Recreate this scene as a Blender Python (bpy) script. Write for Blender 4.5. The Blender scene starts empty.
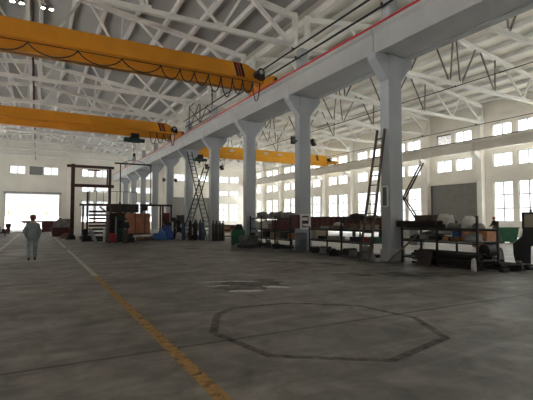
import bpy, math, random
from mathutils import Vector, Matrix, noise
R = math.radians
sc = bpy.context.scene
col = sc.collection
rnd = random.Random(7)

# ------------------------------------------------------------------ materials
def mat(name, c, rough=0.6, metal=0.0, var=0.12, scale=3.0, c2=None, bump=0.0, stretch=(1, 1, 1), spec=0.4, thr=(0.35, 0.7), glow=None):
    m = bpy.data.materials.new(name); m.use_nodes = True
    nt = m.node_tree; N = nt.nodes; L = nt.links
    b = N['Principled BSDF']
    b.inputs['Roughness'].default_value = rough; b.inputs['Metallic'].default_value = metal
    b.inputs['Specular IOR Level'].default_value = spec
    tc = N.new('ShaderNodeTexCoord'); mp = N.new('ShaderNodeMapping'); mp.inputs['Scale'].default_value = stretch
    L.new(tc.outputs['Object'], mp.inputs['Vector'])
    nz = N.new('ShaderNodeTexNoise'); nz.inputs['Scale'].default_value = scale; nz.inputs['Detail'].default_value = 6
    L.new(mp.outputs['Vector'], nz.inputs['Vector'])
    rp = N.new('ShaderNodeValToRGB')
    rp.color_ramp.elements[0].position = thr[0]; rp.color_ramp.elements[1].position = thr[1]
    d = c2 if c2 else tuple(max(0, x * (1 - var)) for x in c)
    e = c if c2 else tuple(min(1, x * (1 + var * .6)) for x in c)
    rp.color_ramp.elements[0].color = (*d, 1); rp.color_ramp.elements[1].color = (*e, 1)
    L.new(nz.outputs['Fac'], rp.inputs['Fac']); L.new(rp.outputs['Color'], b.inputs['Base Color'])
    if bump:
        bp = N.new('ShaderNodeBump'); bp.inputs['Strength'].default_value = bump; bp.inputs['Distance'].default_value = .02
        L.new(nz.outputs['Fac'], bp.inputs['Height']); L.new(bp.outputs['Normal'], b.inputs['Normal'])
    if glow:
        b.inputs['Emission Color'].default_value = (*glow[0], 1); b.inputs['Emission Strength'].default_value = glow[1]
    return m

def glass_mat():
    m = bpy.data.materials.new('window glass'); m.use_nodes = True
    nt = m.node_tree; N = nt.nodes; L = nt.links
    for n in list(N): N.remove(n)
    o = N.new('ShaderNodeOutputMaterial'); t = N.new('ShaderNodeBsdfTransparent'); t.inputs['Color'].default_value = (.86, .92, .95, 1)
    g = N.new('ShaderNodeBsdfGlossy'); g.inputs['Roughness'].default_value = .05
    x = N.new('ShaderNodeMixShader'); x.inputs['Fac'].default_value = .05
    L.new(t.outputs[0], x.inputs[1]); L.new(g.outputs[0], x.inputs[2]); L.new(x.outputs[0], o.inputs['Surface'])
    return m

def floor_mat():
    m = bpy.data.materials.new('worn concrete floor'); m.use_nodes = True
    nt = m.node_tree; N = nt.nodes; L = nt.links; b = N['Principled BSDF']
    tc = N.new('ShaderNodeTexCoord')
    def nz(scale, detail=6, st=(1, 1, 1), dist=0.0):
        mp = N.new('ShaderNodeMapping'); mp.inputs['Scale'].default_value = st
        L.new(tc.outputs['Object'], mp.inputs['Vector'])
        n = N.new('ShaderNodeTexNoise'); n.inputs['Scale'].default_value = scale; n.inputs['Detail'].default_value = detail
        n.inputs['Roughness'].default_value = .62; n.inputs['Distortion'].default_value = dist
        L.new(mp.outputs['Vector'], n.inputs['Vector']); return n.outputs['Fac']
    def ramp(f, p0, p1, c0, c1):
        r = N.new('ShaderNodeValToRGB'); r.color_ramp.elements[0].position = p0; r.color_ramp.elements[1].position = p1
        r.color_ramp.elements[0].color = (*c0, 1); r.color_ramp.elements[1].color = (*c1, 1); L.new(f, r.inputs['Fac']); return r.outputs['Color']
    def mix(kind, fac, a, bb):
        x = N.new('ShaderNodeMix'); x.data_type = 'RGBA'; x.blend_type = kind
        if isinstance(fac, float): x.inputs['Factor'].default_value = fac
        else: L.new(fac, x.inputs['Factor'])
        L.new(a, x.inputs[6]); L.new(bb, x.inputs[7]); return x.outputs[2]
    base = ramp(nz(.35, 5), .3, .7, (.150, .143, .134), (.245, .232, .214))
    fine = ramp(nz(2.2, 9, (1, 1, 1), .6), .3, .72, (.40, .40, .40), (1.4, 1.38, 1.34))
    c = mix('MULTIPLY', .8, base, fine)
    streak = ramp(nz(1.1, 7, (.35, 1.6, 1), 1.2), .42, .62, (.62, .62, .63), (1.15, 1.14, 1.12))
    c = mix('MULTIPLY', .7, c, streak)
    spots = ramp(nz(9, 4), .66, .74, (0, 0, 0), (.12, .12, .115))
    c = mix('ADD', .5, c, spots)
    # saw-cut joints every six metres along Y
    sx = N.new('ShaderNodeSeparateXYZ'); L.new(tc.outputs['Object'], sx.inputs[0])
    def math_(op, a, v=None):
        q = N.new('ShaderNodeMath'); q.operation = op; L.new(a, q.inputs[0])
        if v is not None: q.inputs[1].default_value = v
        return q.outputs[0]
    jy = math_('LESS_THAN', math_('ABSOLUTE', math_('SUBTRACT', math_('FLOORED_MODULO', math_('ADD', sx.outputs['Y'], 60.0), 6.0), 5.03)), .032)
    dk = N.new('ShaderNodeRGB'); dk.outputs[0].default_value = (.018, .016, .015, 1)
    c = mix('MIX', math_('MULTIPLY', jy, .75), c, dk.outputs[0])
    # the floor colour turns paler across the right bay
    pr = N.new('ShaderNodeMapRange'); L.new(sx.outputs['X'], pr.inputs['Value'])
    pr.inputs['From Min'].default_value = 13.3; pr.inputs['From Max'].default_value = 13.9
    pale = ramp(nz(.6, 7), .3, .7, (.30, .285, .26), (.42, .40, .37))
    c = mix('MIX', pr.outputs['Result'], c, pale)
    L.new(c, b.inputs['Base Color'])
    rr = ramp(nz(.8, 6), .35, .7, (.40, .40, .40), (.62, .62, .62)); L.new(rr, b.inputs['Roughness'])
    b.inputs['Specular IOR Level'].default_value = .38
    bp = N.new('ShaderNodeBump'); bp.inputs['Strength'].default_value = .12; bp.inputs['Distance'].default_value = .02
    L.new(nz(5, 8), bp.inputs['Height']); L.new(bp.outputs['Normal'], b.inputs['Normal'])
    return m

def decal_mat(name, c, lo, hi, scale=5, rough=.6, amax=1.0):
    """worn paint or a stain: the coat is broken up by noise"""
    m = mat(name, c, rough, var=.25, scale=scale * 2)
    nt = m.node_tree; N = nt.nodes; L = nt.links; b = N['Principled BSDF']
    tc = N.new('ShaderNodeTexCoord'); n = N.new('ShaderNodeTexNoise'); n.inputs['Scale'].default_value = scale; n.inputs['Detail'].default_value = 7
    n.inputs['Roughness'].default_value = .65
    L.new(tc.outputs['Object'], n.inputs['Vector'])
    mr = N.new('ShaderNodeMapRange'); mr.inputs['From Min'].default_value = lo; mr.inputs['From Max'].default_value = hi; mr.inputs['To Max'].default_value = amax
    L.new(n.outputs['Fac'], mr.inputs['Value']); L.new(mr.outputs['Result'], b.inputs['Alpha'])
    return m

M = dict(
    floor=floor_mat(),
    wall=mat('cream wall paint', (.82, .79, .72), .85, var=.06, scale=.6),
    trimw=mat('pale wall column paint', (.84, .815, .76), .8, var=.05, scale=.8),
    roof=mat('shaded roof deck sheet', (.42, .42, .415), .8, var=.08, scale=.5),  # left bay deck: its dimmer light is put into the colour
    lit_roof=mat('lit roof deck sheet', (.84, .81, .74), .8, var=.06, scale=.5),  # right bay deck: same sheet, stronger window light put into the colour
    purlin=mat('purlin paint', (.72, .71, .69), .7, var=.06, scale=2),
    chord=mat('truss white paint', (.76, .75, .72), .65, var=.06, scale=2),
    rod=mat('dark steel rod', (.20, .175, .15), .6, metal=.2, var=.3, scale=6),
    colm=mat('blue grey column paint', (.42, .45, .49), .6, var=.10, scale=1.2, stretch=(1, 1, .4)),
    beam=mat('grey runway beam paint', (.40, .41, .415), .6, var=.07, scale=1),
    beamr=mat('cream runway beam paint', (.56, .53, .47), .65, var=.08, scale=1),
    red=mat('red conductor bar', (.50, .02, .025), .5, var=.2),
    yellow=mat('crane yellow paint', (.64, .255, .014), .45, var=.10, scale=.9),
    yellow2=mat('bright crane yellow paint', (.78, .37, .016), .45, var=.08, scale=.9),
    black=mat('black rubber', (.018, .018, .02), .6, var=.3),
    dark=mat('dark greasy steel', (.03, .028, .026), .55, metal=.3, var=.4, scale=6),
    dark2=mat('dark brown rusted steel', (.05, .036, .03), .7, metal=.1, var=.4, scale=5),
    rust=mat('red brown primer steel', (.066, .026, .021), .65, var=.35, scale=3),
    rustc=mat('red oxide container paint', (.12, .03, .026), .6, var=.3, scale=2),
    orange=mat('rust orange panel', (.40, .175, .095), .7, var=.25, scale=2),
    wood=mat('old grey wood', (.19, .145, .10), .8, var=.35, scale=4, stretch=(1, 1, .2)),
    wood2=mat('dark ladder wood', (.11, .08, .06), .75, var=.35, scale=5),
    green=mat('green machine paint', (.022, .13, .07), .5, var=.2, scale=3),
    dgreen=mat('dark green hoist paint', (.02, .055, .05), .45, var=.3, scale=4),
    blue=mat('blue tarpaulin', (.04, .13, .40), .5, var=.3, scale=4),
    white=mat('white plastic sack', (.62, .61, .58), .6, var=.25, scale=5),
    grey=mat('grey tarpaulin', (.22, .215, .205), .75, var=.35, scale=3, bump=.4),
    lgrey=mat('light grey paint', (.34, .345, .35), .55, var=.15, scale=3),
    steel=mat('worn bare steel', (.16, .16, .165), .5, metal=.5, var=.3, scale=5),
    carton=mat('brown carton', (.26, .19, .12), .8, var=.15, scale=4),
    beige=mat('beige panel', (.34, .30, .235), .6, var=.1, scale=3),
    shutter=mat('grey roller shutter', (.27, .265, .25), .5, var=.1, scale=2),
    louver=mat('grey louvre', (.15, .15, .15), .6, var=.1),
    wframe=mat('white window frame', (.42, .43, .43), .5, var=.05),
    glass=glass_mat(),
    skin=mat('skin', (.42, .24, .16), .55, var=.08, scale=8),
    hair=mat('black hair', (.012, .01, .009), .6, var=.2),
    overall=mat('blue grey work cloth', (.24, .28, .295), .85, var=.15, scale=9, bump=.3),
    darkcloth=mat('dark navy work cloth', (.03, .035, .045), .85, var=.2, scale=9, bump=.3),
    olive=mat('olive trousers cloth', (.085, .085, .07), .85, var=.2, scale=9, bump=.3),
    brownc=mat('dark brown work cloth', (.06, .045, .04), .85, var=.2, scale=9, bump=.3),
    hat=mat('red hard hat', (.25, .028, .025), .35, var=.06),
    leaf=mat('pale leaves', (.13, .17, .09), .8, var=.3, scale=6),
    bark=mat('bark', (.17, .13, .10), .9, var=.3, scale=6),
    outg=mat('pale concrete yard', (.62, .61, .59), .85, var=.08, scale=.4),
    outw=mat('white boundary wall paint', (.52, .52, .53), .85, var=.06, scale=.4),
    lamp=mat('lamp glass', (.9, .9, .9), .3, glow=((1, .97, .9), 30)),
    pot=mat('lamp housing', (.35, .35, .35), .4, metal=.5),
    amber=mat('amber plastic', (.30, .12, .02), .5, var=.2),
    redp=mat('red plastic', (.30, .02, .02), .45, var=.15),
    line=None, stain=None, wet=None, scrap=None, skid=None)
M['line'] = decal_mat('worn yellow floor paint', (.37, .205, .06), .26, .46, 7, .6)
M['linew'] = decal_mat('worn whitish floor paint', (.50, .46, .39), .24, .44, 6, .6)
M['stain'] = decal_mat('brown dust ring', (.105, .072, .048), .25, .60, 6, .8, .62)
M['wet'] = decal_mat('dark oil stain', (.04, .04, .042), .36, .60, 2.2, .45, .75)
M['scrap'] = decal_mat('flaked white paint', (.68, .68, .66), .30, .44, 6, .7)
M['skid'] = decal_mat('dark wheel marks', (.05, .048, .046), .38, .66, 1.6, .6, .6)

M['grey_casting'] = mat('greasy grey casting', (.10, .10, .098), .6, var=.4, scale=5)
M['bright_white'] = mat('bright white paint', (.75, .75, .74), .5, var=.05)
M['drum_paint'] = mat('dull blue grey drum paint', (.15, .17, .20), .6, var=.3)
# ------------------------------------------------------------------ mesh builder
class MB:
    def __init__(s): s.v = []; s.f = []
    def add(s, vs, fs):
        b = len(s.v); s.v += [tuple(v) for v in vs]; s.f += [tuple(b + i for i in f) for f in fs]; return s
    def box(s, c, d, rz=0.0, rx=0.0, ry=0.0):
        m = Matrix.Rotation(rz, 3, 'Z') @ Matrix.Rotation(ry, 3, 'Y') @ Matrix.Rotation(rx, 3, 'X'); c = Vector(c)
        vs = [c + m @ Vector((sx * d[0] / 2, sy * d[1] / 2, sz * d[2] / 2)) for sz in (-1, 1) for sy in (-1, 1) for sx in (-1, 1)]
        return s.add(vs, [(0, 2, 3, 1), (4, 5, 7, 6), (0, 1, 5, 4), (2, 6, 7, 3), (0, 4, 6, 2), (1, 3, 7, 5)])
    def bar(s, p, q, w, h=None, up=(0, 0, 1)):
        h = h or w; p = Vector(p); q = Vector(q); d = (q - p).normalized(); u = Vector(up)
        if abs(d.dot(u)) > .98: u = Vector((0, 1, 0))
        a = d.cross(u).normalized(); u = a.cross(d).normalized(); a = a * w / 2; u = u * h / 2
        vs = [p - a - u, p + a - u, p + a + u, p - a + u, q - a - u, q + a - u, q + a + u, q - a + u]
        return s.add(vs, [(3, 2, 1, 0), (4, 5, 6, 7), (0, 1, 5, 4), (1, 2, 6, 5), (2, 3, 7, 6), (3, 0, 4, 7)])
    def cyl(s, p, q, r, r2=None, n=12):
        r2 = r if r2 is None else r2; p = Vector(p); q = Vector(q); d = (q - p).normalized(); u = Vector((0, 0, 1))
        if abs(d.dot(u)) > .98: u = Vector((0, 1, 0))
        a = d.cross(u).normalized(); u = a.cross(d)
        vs = []
        for c, rr in ((p, r), (q, r2)):
            for i in range(n):
                t = 2 * math.pi * i / n; vs.append(c + (a * math.cos(t) + u * math.sin(t)) * rr)
        fs = [(i, (i + 1) % n, n + (i + 1) % n, n + i) for i in range(n)] + [tuple(range(n))[::-1], tuple(range(n, 2 * n))]
        return s.add(vs, fs)
    def path(s, pts, r, n=6):
        pts = [Vector(p) for p in pts]; vs = []; k = len(pts); ref = None
        for i, p in enumerate(pts):
            d = (pts[min(i + 1, k - 1)] - pts[max(i - 1, 0)]).normalized()
            u = Vector((0, 0, 1)) if abs(d.z) < .95 else Vector((0, 1, 0))
            if ref is not None and (ref - d * ref.dot(d)).length > .1: u = ref
            a = d.cross(u).normalized(); u = a.cross(d).normalized(); ref = u
            for j in range(n):
                t = 2 * math.pi * j / n; vs.append(p + (a * math.cos(t) + u * math.sin(t)) * r)
        fs = [(i * n + j, i * n + (j + 1) % n, (i + 1) * n + (j + 1) % n, (i + 1) * n + j) for i in range(k - 1) for j in range(n)]
        fs += [tuple(range(n))[::-1], tuple(range((k - 1) * n, k * n))]
        return s.add(vs, fs)
    def lathe(s, prof, c=(0, 0, 0), n=16):
        vs = []; c = Vector(c); k = len(prof)
        for r, z in prof:
            for i in range(n):
                t = 2 * math.pi * i / n; vs.append(c + Vector((r * math.cos(t), r * math.sin(t), z)))
        fs = [(i * n + j, i * n + (j + 1) % n, (i + 1) * n + (j + 1) % n, (i + 1) * n + j) for i in range(k - 1) for j in range(n)]
        fs += [tuple(range(n))[::-1], tuple(range((k - 1) * n, k * n))]
        return s.add(vs, fs)
    def prism(s, poly, ext):
        n = len(poly); e = Vector(ext); vs = [Vector(p) for p in poly] + [Vector(p) + e for p in poly]
        return s.add(vs, [tuple(range(n))[::-1], tuple(range(n, 2 * n))] + [(i, (i + 1) % n, n + (i + 1) % n, n + i) for i in range(n)])
    def ball(s, c, r, n=12):
        prof = [(max(.001, math.sin(math.pi * i / 8)) * 1.0, -math.cos(math.pi * i / 8)) for i in range(9)]
        r = (r, r, r) if isinstance(r, (int, float)) else r; b = len(s.v)
        s.lathe(prof, (0, 0, 0), n); c = Vector(c)
        for i in range(b, len(s.v)):
            v = s.v[i]; s.v[i] = (c.x + v[0] * r[0], c.y + v[1] * r[1], c.z + v[2] * r[2])
        return s
    def shift(s, o):
        s.v = [(a - o[0], b - o[1], c - o[2]) for a, b, c in s.v]; return s
    def build(s, name, m, parent=None, smooth=False, bev=0.0, loc=None, off=None):
        if off is not None: s.shift(off)
        me = bpy.data.meshes.new(name); me.from_pydata(s.v, [], s.f); me.validate(); me.update()
        me.materials.append(M[m] if isinstance(m, str) else m)
        if smooth:
            for p in me.polygons: p.use_smooth = True
        o = bpy.data.objects.new(name, me); col.objects.link(o)
        if parent: o.parent = parent
        if loc is not None: o.location = loc
        if bev:
            b = o.modifiers.new('Bevel', 'BEVEL'); b.width = bev; b.segments = 2; b.limit_method = 'ANGLE'
        return o

def tag(o, label, cat, group=None, kind=None):
    o['label'] = label; o['category'] = cat
    if group: o['group'] = group
    if kind: o['kind'] = kind
    return o
def thing(name, loc=(0, 0, 0), label=None, cat=None, group=None, rz=0.0):
    o = bpy.data.objects.new(name, None); col.objects.link(o); o.location = loc; o.rotation_euler = (0, 0, rz); o.empty_display_size = .2
    if label: tag(o, label, cat, group)
    return o
def struct(o, label=None):
    o['kind'] = 'structure'; o['category'] = o.name.split('_')[0].split('.')[0]
    if label: o['label'] = label
    return o
KIDS = {}
def kids(o): return [c for c in col.objects if c.parent is o]
def copy_tree(o, loc=None, rz=None, label=None, group=None, parent=None, tree=None):
    tree = tree or KIDS.setdefault(o.name, snap(o))
    c = o.copy(); col.objects.link(c)
    if parent: c.parent = parent
    if loc is not None: c.location = loc
    if rz is not None: c.rotation_euler = (0, 0, rz)
    if label: c['label'] = label
    if group: c['group'] = group
    for ch, t in tree: copy_tree(ch, parent=c, tree=t or [()] and t)
    return c
def snap(o): return [(c, snap(c)) for c in o.children]
def copy_tree(o, loc=None, rz=None, label=None, group=None, parent=None):
    c = o.copy(); col.objects.link(c)
    if parent: c.parent = parent
    if loc is not None: c.location = loc
    if rz is not None: c.rotation_euler = (0, 0, rz)
    if label: c['label'] = label
    if group: c['group'] = group
    for ch in list(o.children): copy_tree(ch, parent=c)
    return c
NTH = 'first second third fourth fifth sixth seventh eighth ninth tenth eleventh twelfth thirteenth fourteenth fifteenth sixteenth seventeenth eighteenth nineteenth twentieth twenty-first twenty-second twenty-third twenty-fourth twenty-fifth twenty-sixth'.split()
ORD = ['first', 'second', 'third', 'fourth', 'fifth', 'sixth', 'seventh', 'eighth', 'ninth', 'tenth', 'eleventh', 'twelfth', 'thirteenth']

# ------------------------------------------------------------------ the place: two 24 m bays, columns every 6 m
RB = 11.7            # row of columns between the bays
XW = 35.75           # inner face of right wall
XL = -12.2           # left wall
YF = 71.8            # inner face of far wall
YN = -6.8            # wall behind the camera
Y0 = 11.44           # column next to the camera
CY = [Y0 + 6 * i for i in range(-1, 10)]
EAVE, RIDGE = 11.9, 13.5
CL, CR = -.35, 23.6  # ridge lines

# floor
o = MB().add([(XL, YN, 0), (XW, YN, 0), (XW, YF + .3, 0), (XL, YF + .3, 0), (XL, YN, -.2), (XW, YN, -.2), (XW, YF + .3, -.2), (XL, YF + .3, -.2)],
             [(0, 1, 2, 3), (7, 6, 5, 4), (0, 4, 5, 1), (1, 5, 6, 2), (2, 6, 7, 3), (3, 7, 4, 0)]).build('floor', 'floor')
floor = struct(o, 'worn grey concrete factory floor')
def decal(name, polys, m, z, label=None):
    b = MB()
    for p in polys: b.add([(x, y, z) for x, y in p], [tuple(range(len(p)))])
    o = b.build(name, m, floor)
    if label: o['label'] = label
    return o
decal('lane_line', [[(1.385, .5), (1.53, .5), (1.53, 12.3), (1.385, 12.3)]], 'line', .002, 'worn yellow lane line running away across the floor')
decal('lane_line', [[(1.385, 12.3), (1.53, 12.3), (1.49, 23.6), (1.36, 23.6)], [(1.34, 24.9), (1.48, 24.9), (1.4, 60), (1.27, 60)]], 'linew', .002, 'far whitish stretch of the lane line')
decal('lane_line', [[(-1.68, 12), (-1.54, 12), (-1.40, 60), (-1.53, 60)]], 'linew', .002, 'whitish lane line left of the walking worker')
oc = [(2.16, 5.44), (2.62, 6.42), (3.05, 6.78), (4.17, 6.66), (5.13, 5.83), (5.28, 4.71), (4.76, 3.73), (3.47, 3.43), (2.37, 4.22)]
cxy = (3.75, 5.05)
def ringp(k, s): return tuple(cxy[i] + (oc[k % 9][i] - cxy[i]) * s for i in (0, 1))
decal('octagon_mark', [[ringp(k, .96), ringp(k + 1, .96), ringp(k + 1, 1.035), ringp(k, 1.035)] for k in range(9)], 'stain', .0025, 'brown eight-sided dust mark on the floor')
def blob(cx, cy, rx, ry, rz, seed, n=22, j=.25):
    q = random.Random(seed); out = []
    for i in range(n):
        t = 2 * math.pi * i / n; k = 1 + q.uniform(-j, j); x = rx * k * math.cos(t); y = ry * k * math.sin(t)
        out.append((cx + x * math.cos(rz) - y * math.sin(rz), cy + x * math.sin(rz) + y * math.cos(rz)))
    return out
decal('oil_stain', [blob(4.55, 8.95, .95, .75, .3, 1)], 'wet', .0022, 'dark damp patch with flaked white paint')
decal('paint_flake', [blob(4.02, 8.22, .34, .13, -.35, 2, 10, .3)], 'scrap', .0035)
decal('paint_flake', [blob(4.86, 8.38, .40, .15, -.75, 3, 10, .3)], 'scrap', .0035)
decal('paint_flake', [blob(4.0, 9.75, .42, .07, -.3, 4, 12, .4)], 'scrap', .0035)
decal('paint_flake', [blob(4.6, 9.5, .40, .06, -.5, 5, 12, .4)], 'scrap', .0035)
decal('paint_flake', [blob(3.75, 9.15, .25, .05, -.2, 6, 12, .4)], 'scrap', .0035)
decal('wheel_mark', [[(6.6, 21.6), (10.2, 16.2), (11.0, 16.6), (7.4, 22.0)]], 'skid', .0021)
decal('wheel_mark', [[(9.5, 13.9), (11.2, 9.2), (11.6, 9.4), (10.0, 14.2)]], 'skid', .0021)
decal('wheel_mark', [blob(9.2, 8.4, 2.2, .55, -.5, 8)], 'skid', .0021)
decal('wheel_mark', [blob(8.4, 12.4, 1.7, .4, -.9, 9)], 'skid', .0021)

# walls with openings
def wall(name, axis, fixed, a0, a1, H, holes, m, thick, sign, label):
    """axis 'x': wall runs along X at y=fixed; axis 'y': along Y at x=fixed; thickness goes away from the room"""
    As = sorted({a0, a1, *[h[0] for h in holes], *[h[1] for h in holes]}); Zs = sorted({0, H, *[h[2] for h in holes], *[h[3] for h in holes]})
    b = MB()
    def P(a, z, d):
        return (a, fixed + sign * d, z) if axis == 'x' else (fixed + sign * d, a, z)
    def quad(p): b.add(p, [(0, 1, 2, 3)])
    for i in range(len(As) - 1):
        for j in range(len(Zs) - 1):
            ca, cz = (As[i] + As[i + 1]) / 2, (Zs[j] + Zs[j + 1]) / 2
            if any(h[0] < ca < h[1] and h[2] < cz < h[3] for h in holes): continue
            for d in (0, thick): quad([P(As[i], Zs[j], d), P(As[i + 1], Zs[j], d), P(As[i + 1], Zs[j + 1], d), P(As[i], Zs[j + 1], d)])
    for h in holes:
        for (aa, za, ab, zb) in ((h[0], h[2], h[0], h[3]), (h[1], h[2], h[1], h[3]), (h[0], h[2], h[1], h[2]), (h[0], h[3], h[1], h[3])):
            quad([P(aa, za, 0), P(ab, zb, 0), P(ab, zb, thick), P(aa, za, thick)])
    for (aa, za, ab, zb) in ((a0, 0, a0, H), (a1, 0, a1, H), (a0, H, a1, H)):
        quad([P(aa, za, 0), P(ab, zb, 0), P(ab, zb, thick), P(aa, za, thick)])
    return struct(b.build(name, m), label)

PIER = [Y0 + .36 + 6 * i for i in range(-3, 11)]     # pier lines of the long walls (5.8 + ...)
UP, MID, LOW = (8.72, 10.02), (6.18, 7.4), (1.3, 4.87)
def bay_holes(yc, door=False, louver=False):
    out = []
    for k, (s0, s1) in enumerate(((.22, 1.97), (-1.97, -.22))):
        for r, (z0, z1) in enumerate((UP, MID, LOW)):
            if door and r == 2: continue
            out.append((yc + s0, yc + s1, z0, z1, r, louver and r == 0 and k == 0))
    return out
YP = 23.8            # pier beside the grey roller door
BAYS = [YP + 3 + 6 * k for k in range(-5, 8)]
DOORBAY = YP + 3
rh = []
for yc in BAYS: rh += bay_holes(yc, yc == DOORBAY, yc == DOORBAY)
rh = [h for h in rh if h[1] < YF - .2 and h[0] > YN + .2]
door3 = (24.35, 29.35, 0, 4.96)
wall('wall_right', 'y', XW, YN, YF, 12.35, [h[:4] for h in rh] + [door3], 'wall', .32, 1, 'cream right wall with rows of windows')
lh = []
for yc in BAYS: lh += bay_holes(yc)
lh = [h for h in lh if h[1] < YF - .2 and h[0] > YN + .2 and h[4] > 0]
wall('wall_left', 'y', XL, YN, YF, 12.35, [h[:4] for h in lh], 'wall', .32, -1, 'cream left wall with rows of windows')
fh = []
def frow(x0, x1, low=True, mid=True):
    fh.append((x0, x1, 8.22, 9.48, 0, False))
    if mid: fh.append((x0, x1, 5.8, 6.82, 1, False))
    if low: fh.append((x0, x1, 1.0, 4.42, 2, False))
for c in (8.15, 31.6): frow(c - 2.0, c - .12); frow(c + .12, c + 2.0)
for c in (-8.45, 15.5): frow(c - 2.0, c - .12); frow(c + .12, c + 2.0)
for c in (-.45, 24.2):
    frow(c - 3.15, c - 1.1, False, False); frow(c + 1.25, c + 3.3, False, False)
fh.append((-1.05, .7, 8.22, 9.48, 3, False))
door1 = (-4.02, 3.02, 0, 5.3); door2 = (20.9, 27.5, 0, 5.4)
wall('wall_back', 'x', YF, XL, XW, RIDGE + .35, [h[:4] for h in fh] + [door1], 'wall', .32, 1, 'cream far end wall with the open doorway')
wall('wall_front', 'x', YN, XL, XW, RIDGE + .35, [(c - 2, c + 2, z0, z1) for c in (-8.4, 8.2, 15.5, 31.6) for z0, z1 in ((8.2, 9.5), (5.8, 6.8))], 'wall', .32, -1, 'end wall behind the camera')

# windows
def make_window(w, h, cols, rows, nm):
    r = thing(nm); fw_ = .075
    b = MB()
    b.box((-w / 2 + fw_ / 2, 0, h / 2), (fw_, .07, h)).box((w / 2 - fw_ / 2, 0, h / 2), (fw_, .07, h)).box((0, 0, fw_ / 2), (w - 2 * fw_, .07, fw_)).box((0, 0, h - fw_ / 2), (w - 2 * fw_, .07, fw_))
    b.build('window_frame', 'wframe', r)
    b = MB()
    for i in range(1, cols): b.box((-w / 2 + w * i / cols, 0, h / 2), (.10, .06, h - 2 * fw_))
    for j in range(1, rows): b.box((0, .003, h * j / rows), (w - 2 * fw_, .045, .085))
    b.build('mullion', 'wframe', r)
    MB().add([(-w / 2, 0.01, 0), (w / 2, .01, 0), (w / 2, .01, h), (-w / 2, .01, h)], [(0, 1, 2, 3)]).build('window_glass', 'glass', r)
    r['kind'] = 'structure'; return r
WT = {}; wn = [0]
def put_window(w, h, cols, rows, loc, rz, label):
    wn[0] += 1; key = (round(w, 2), round(h, 2), cols, rows); nm = f'window_{wn[0]}'
    if key not in WT:
        WT[key] = make_window(w, h, cols, rows, nm); r = WT[key]
    else:
        r = copy_tree(WT[key]); r.name = nm
    r.location = loc; r.rotation_euler = (0, 0, rz); struct(r, label); return r
louv = []
def far_rank(hs, h): return sum(1 for q in hs if q[4] == h[4] and q[0] > h[0])
ROWN = ('small upper', 'middle row', 'tall lower')
for h in rh:
    if h[5]: louv.append(h); continue
    put_window(h[1] - h[0], h[3] - h[2], 2, (1, 1, 3)[h[4]], (XW + .1, (h[0] + h[1]) / 2, h[2]), R(90), f'{ROWN[h[4]]} window in the right wall, {NTH[far_rank(rh, h)]} from the far corner')
for h in lh:
    if h[0] > 60: put_window(h[1] - h[0], h[3] - h[2], 2, (1, 1, 3)[h[4]], (XL - .1, (h[0] + h[1]) / 2, h[2]), R(90), f'{ROWN[h[4]]} window in the left wall, {NTH[far_rank(lh, h)]} from the far corner')
for h in fh:
    if h[4] == 3: continue
    put_window(h[1] - h[0], h[3] - h[2], 2, (1, 1, 3)[h[4]], ((h[0] + h[1]) / 2, YF + .1, h[2]), 0, f'{ROWN[h[4]]} window in the far end wall, {NTH[far_rank(fh, h)]} from the right')
def louvre(loc, w, h, rz, label):
    r = thing('louvre_vent', loc, label, 'vent', rz=rz)
    MB().box((-w / 2 + .03, 0, h / 2), (.06, .12, h)).box((w / 2 - .03, 0, h / 2), (.06, .12, h)).box((0, 0, .03), (w - .12, .12, .06)).box((0, 0, h - .03), (w - .12, .12, .06)).build('vent_frame', 'louver', r)
    n = 11
    b = MB()
    for k in range(n): b.box((0, 0, .06 + (h - .12) * (k + .5) / n), (w - .12, .015, .13), rx=R(40))
    b.build('louvre_blades', 'louver', r)
    return r
for h in louv: louvre((XW + .12, (h[0] + h[1]) / 2, h[2]), h[1] - h[0], h[3] - h[2], R(90), 'dark louvred vent high on the right wall above the roller door')
louvre((-.18, YF + .12, 8.22), 1.75, 1.26, 0, 'grey louvred vent between two small windows above the open doorway')

# doors
r = thing('door_1', (-.5, YF, 0)); struct(r, 'open doorway with raised roller shutter in the far wall')
MB().box((0, -.14, 5.42), (7.6, .3, .34)).build('shutter_housing', 'lgrey', r)
MB().box((-3.58, -.05, 2.65), (.14, .1, 5.3)).build('guide_rail', 'lgrey', r)
MB().box((3.58, -.05, 2.65), (.14, .1, 5.3)).build('guide_rail', 'lgrey', r)
def roller(name, loc, w, h, rz, label):
    r = thing(name, loc, rz=rz); struct(r, label)
    prof = []; n = int(h / .11)
    b = MB(); ys = []
    for k in range(n):
        z0 = h * k / n; z1 = h * (k + 1) / n
        ys += [(0.0, z0), (-.028, z0 + (z1 - z0) * .35), (-.028, z0 + (z1 - z0) * .65)]
    ys.append((0, h))
    vs = []; fs = []
    for y, z in ys: vs += [(-w / 2, y - .02, z), (w / 2, y - .02, z)]
    for k in range(len(ys) - 1): fs.append((2 * k, 2 * k + 1, 2 * k + 3, 2 * k + 2))
    b.add(vs, fs).build('shutter_curtain', 'shutter', r)
    MB().box((0, -.02, .05), (w, .08, .1)).build('bottom_bar', 'dark', r)
    for s in (-1, 1): MB().box((s * (w / 2 + .05), -.06, h / 2), (.14, .12, h)).build('guide_rail', 'louver', r)
    MB().box((0, -.2, h + .12), (w + .3, .4, .28)).build('shutter_housing', 'wall', r)
    return r
roller('door_2', (24.2, YF - .03, 0), 6.6, 5.4, 0, 'closed grey roller shutter in the far wall of the right bay')
r = roller('door_3', (XW + .05, 26.85, 0), 5.0, 4.96, R(-90), 'closed dark grey roller shutter in the right wall')

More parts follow.
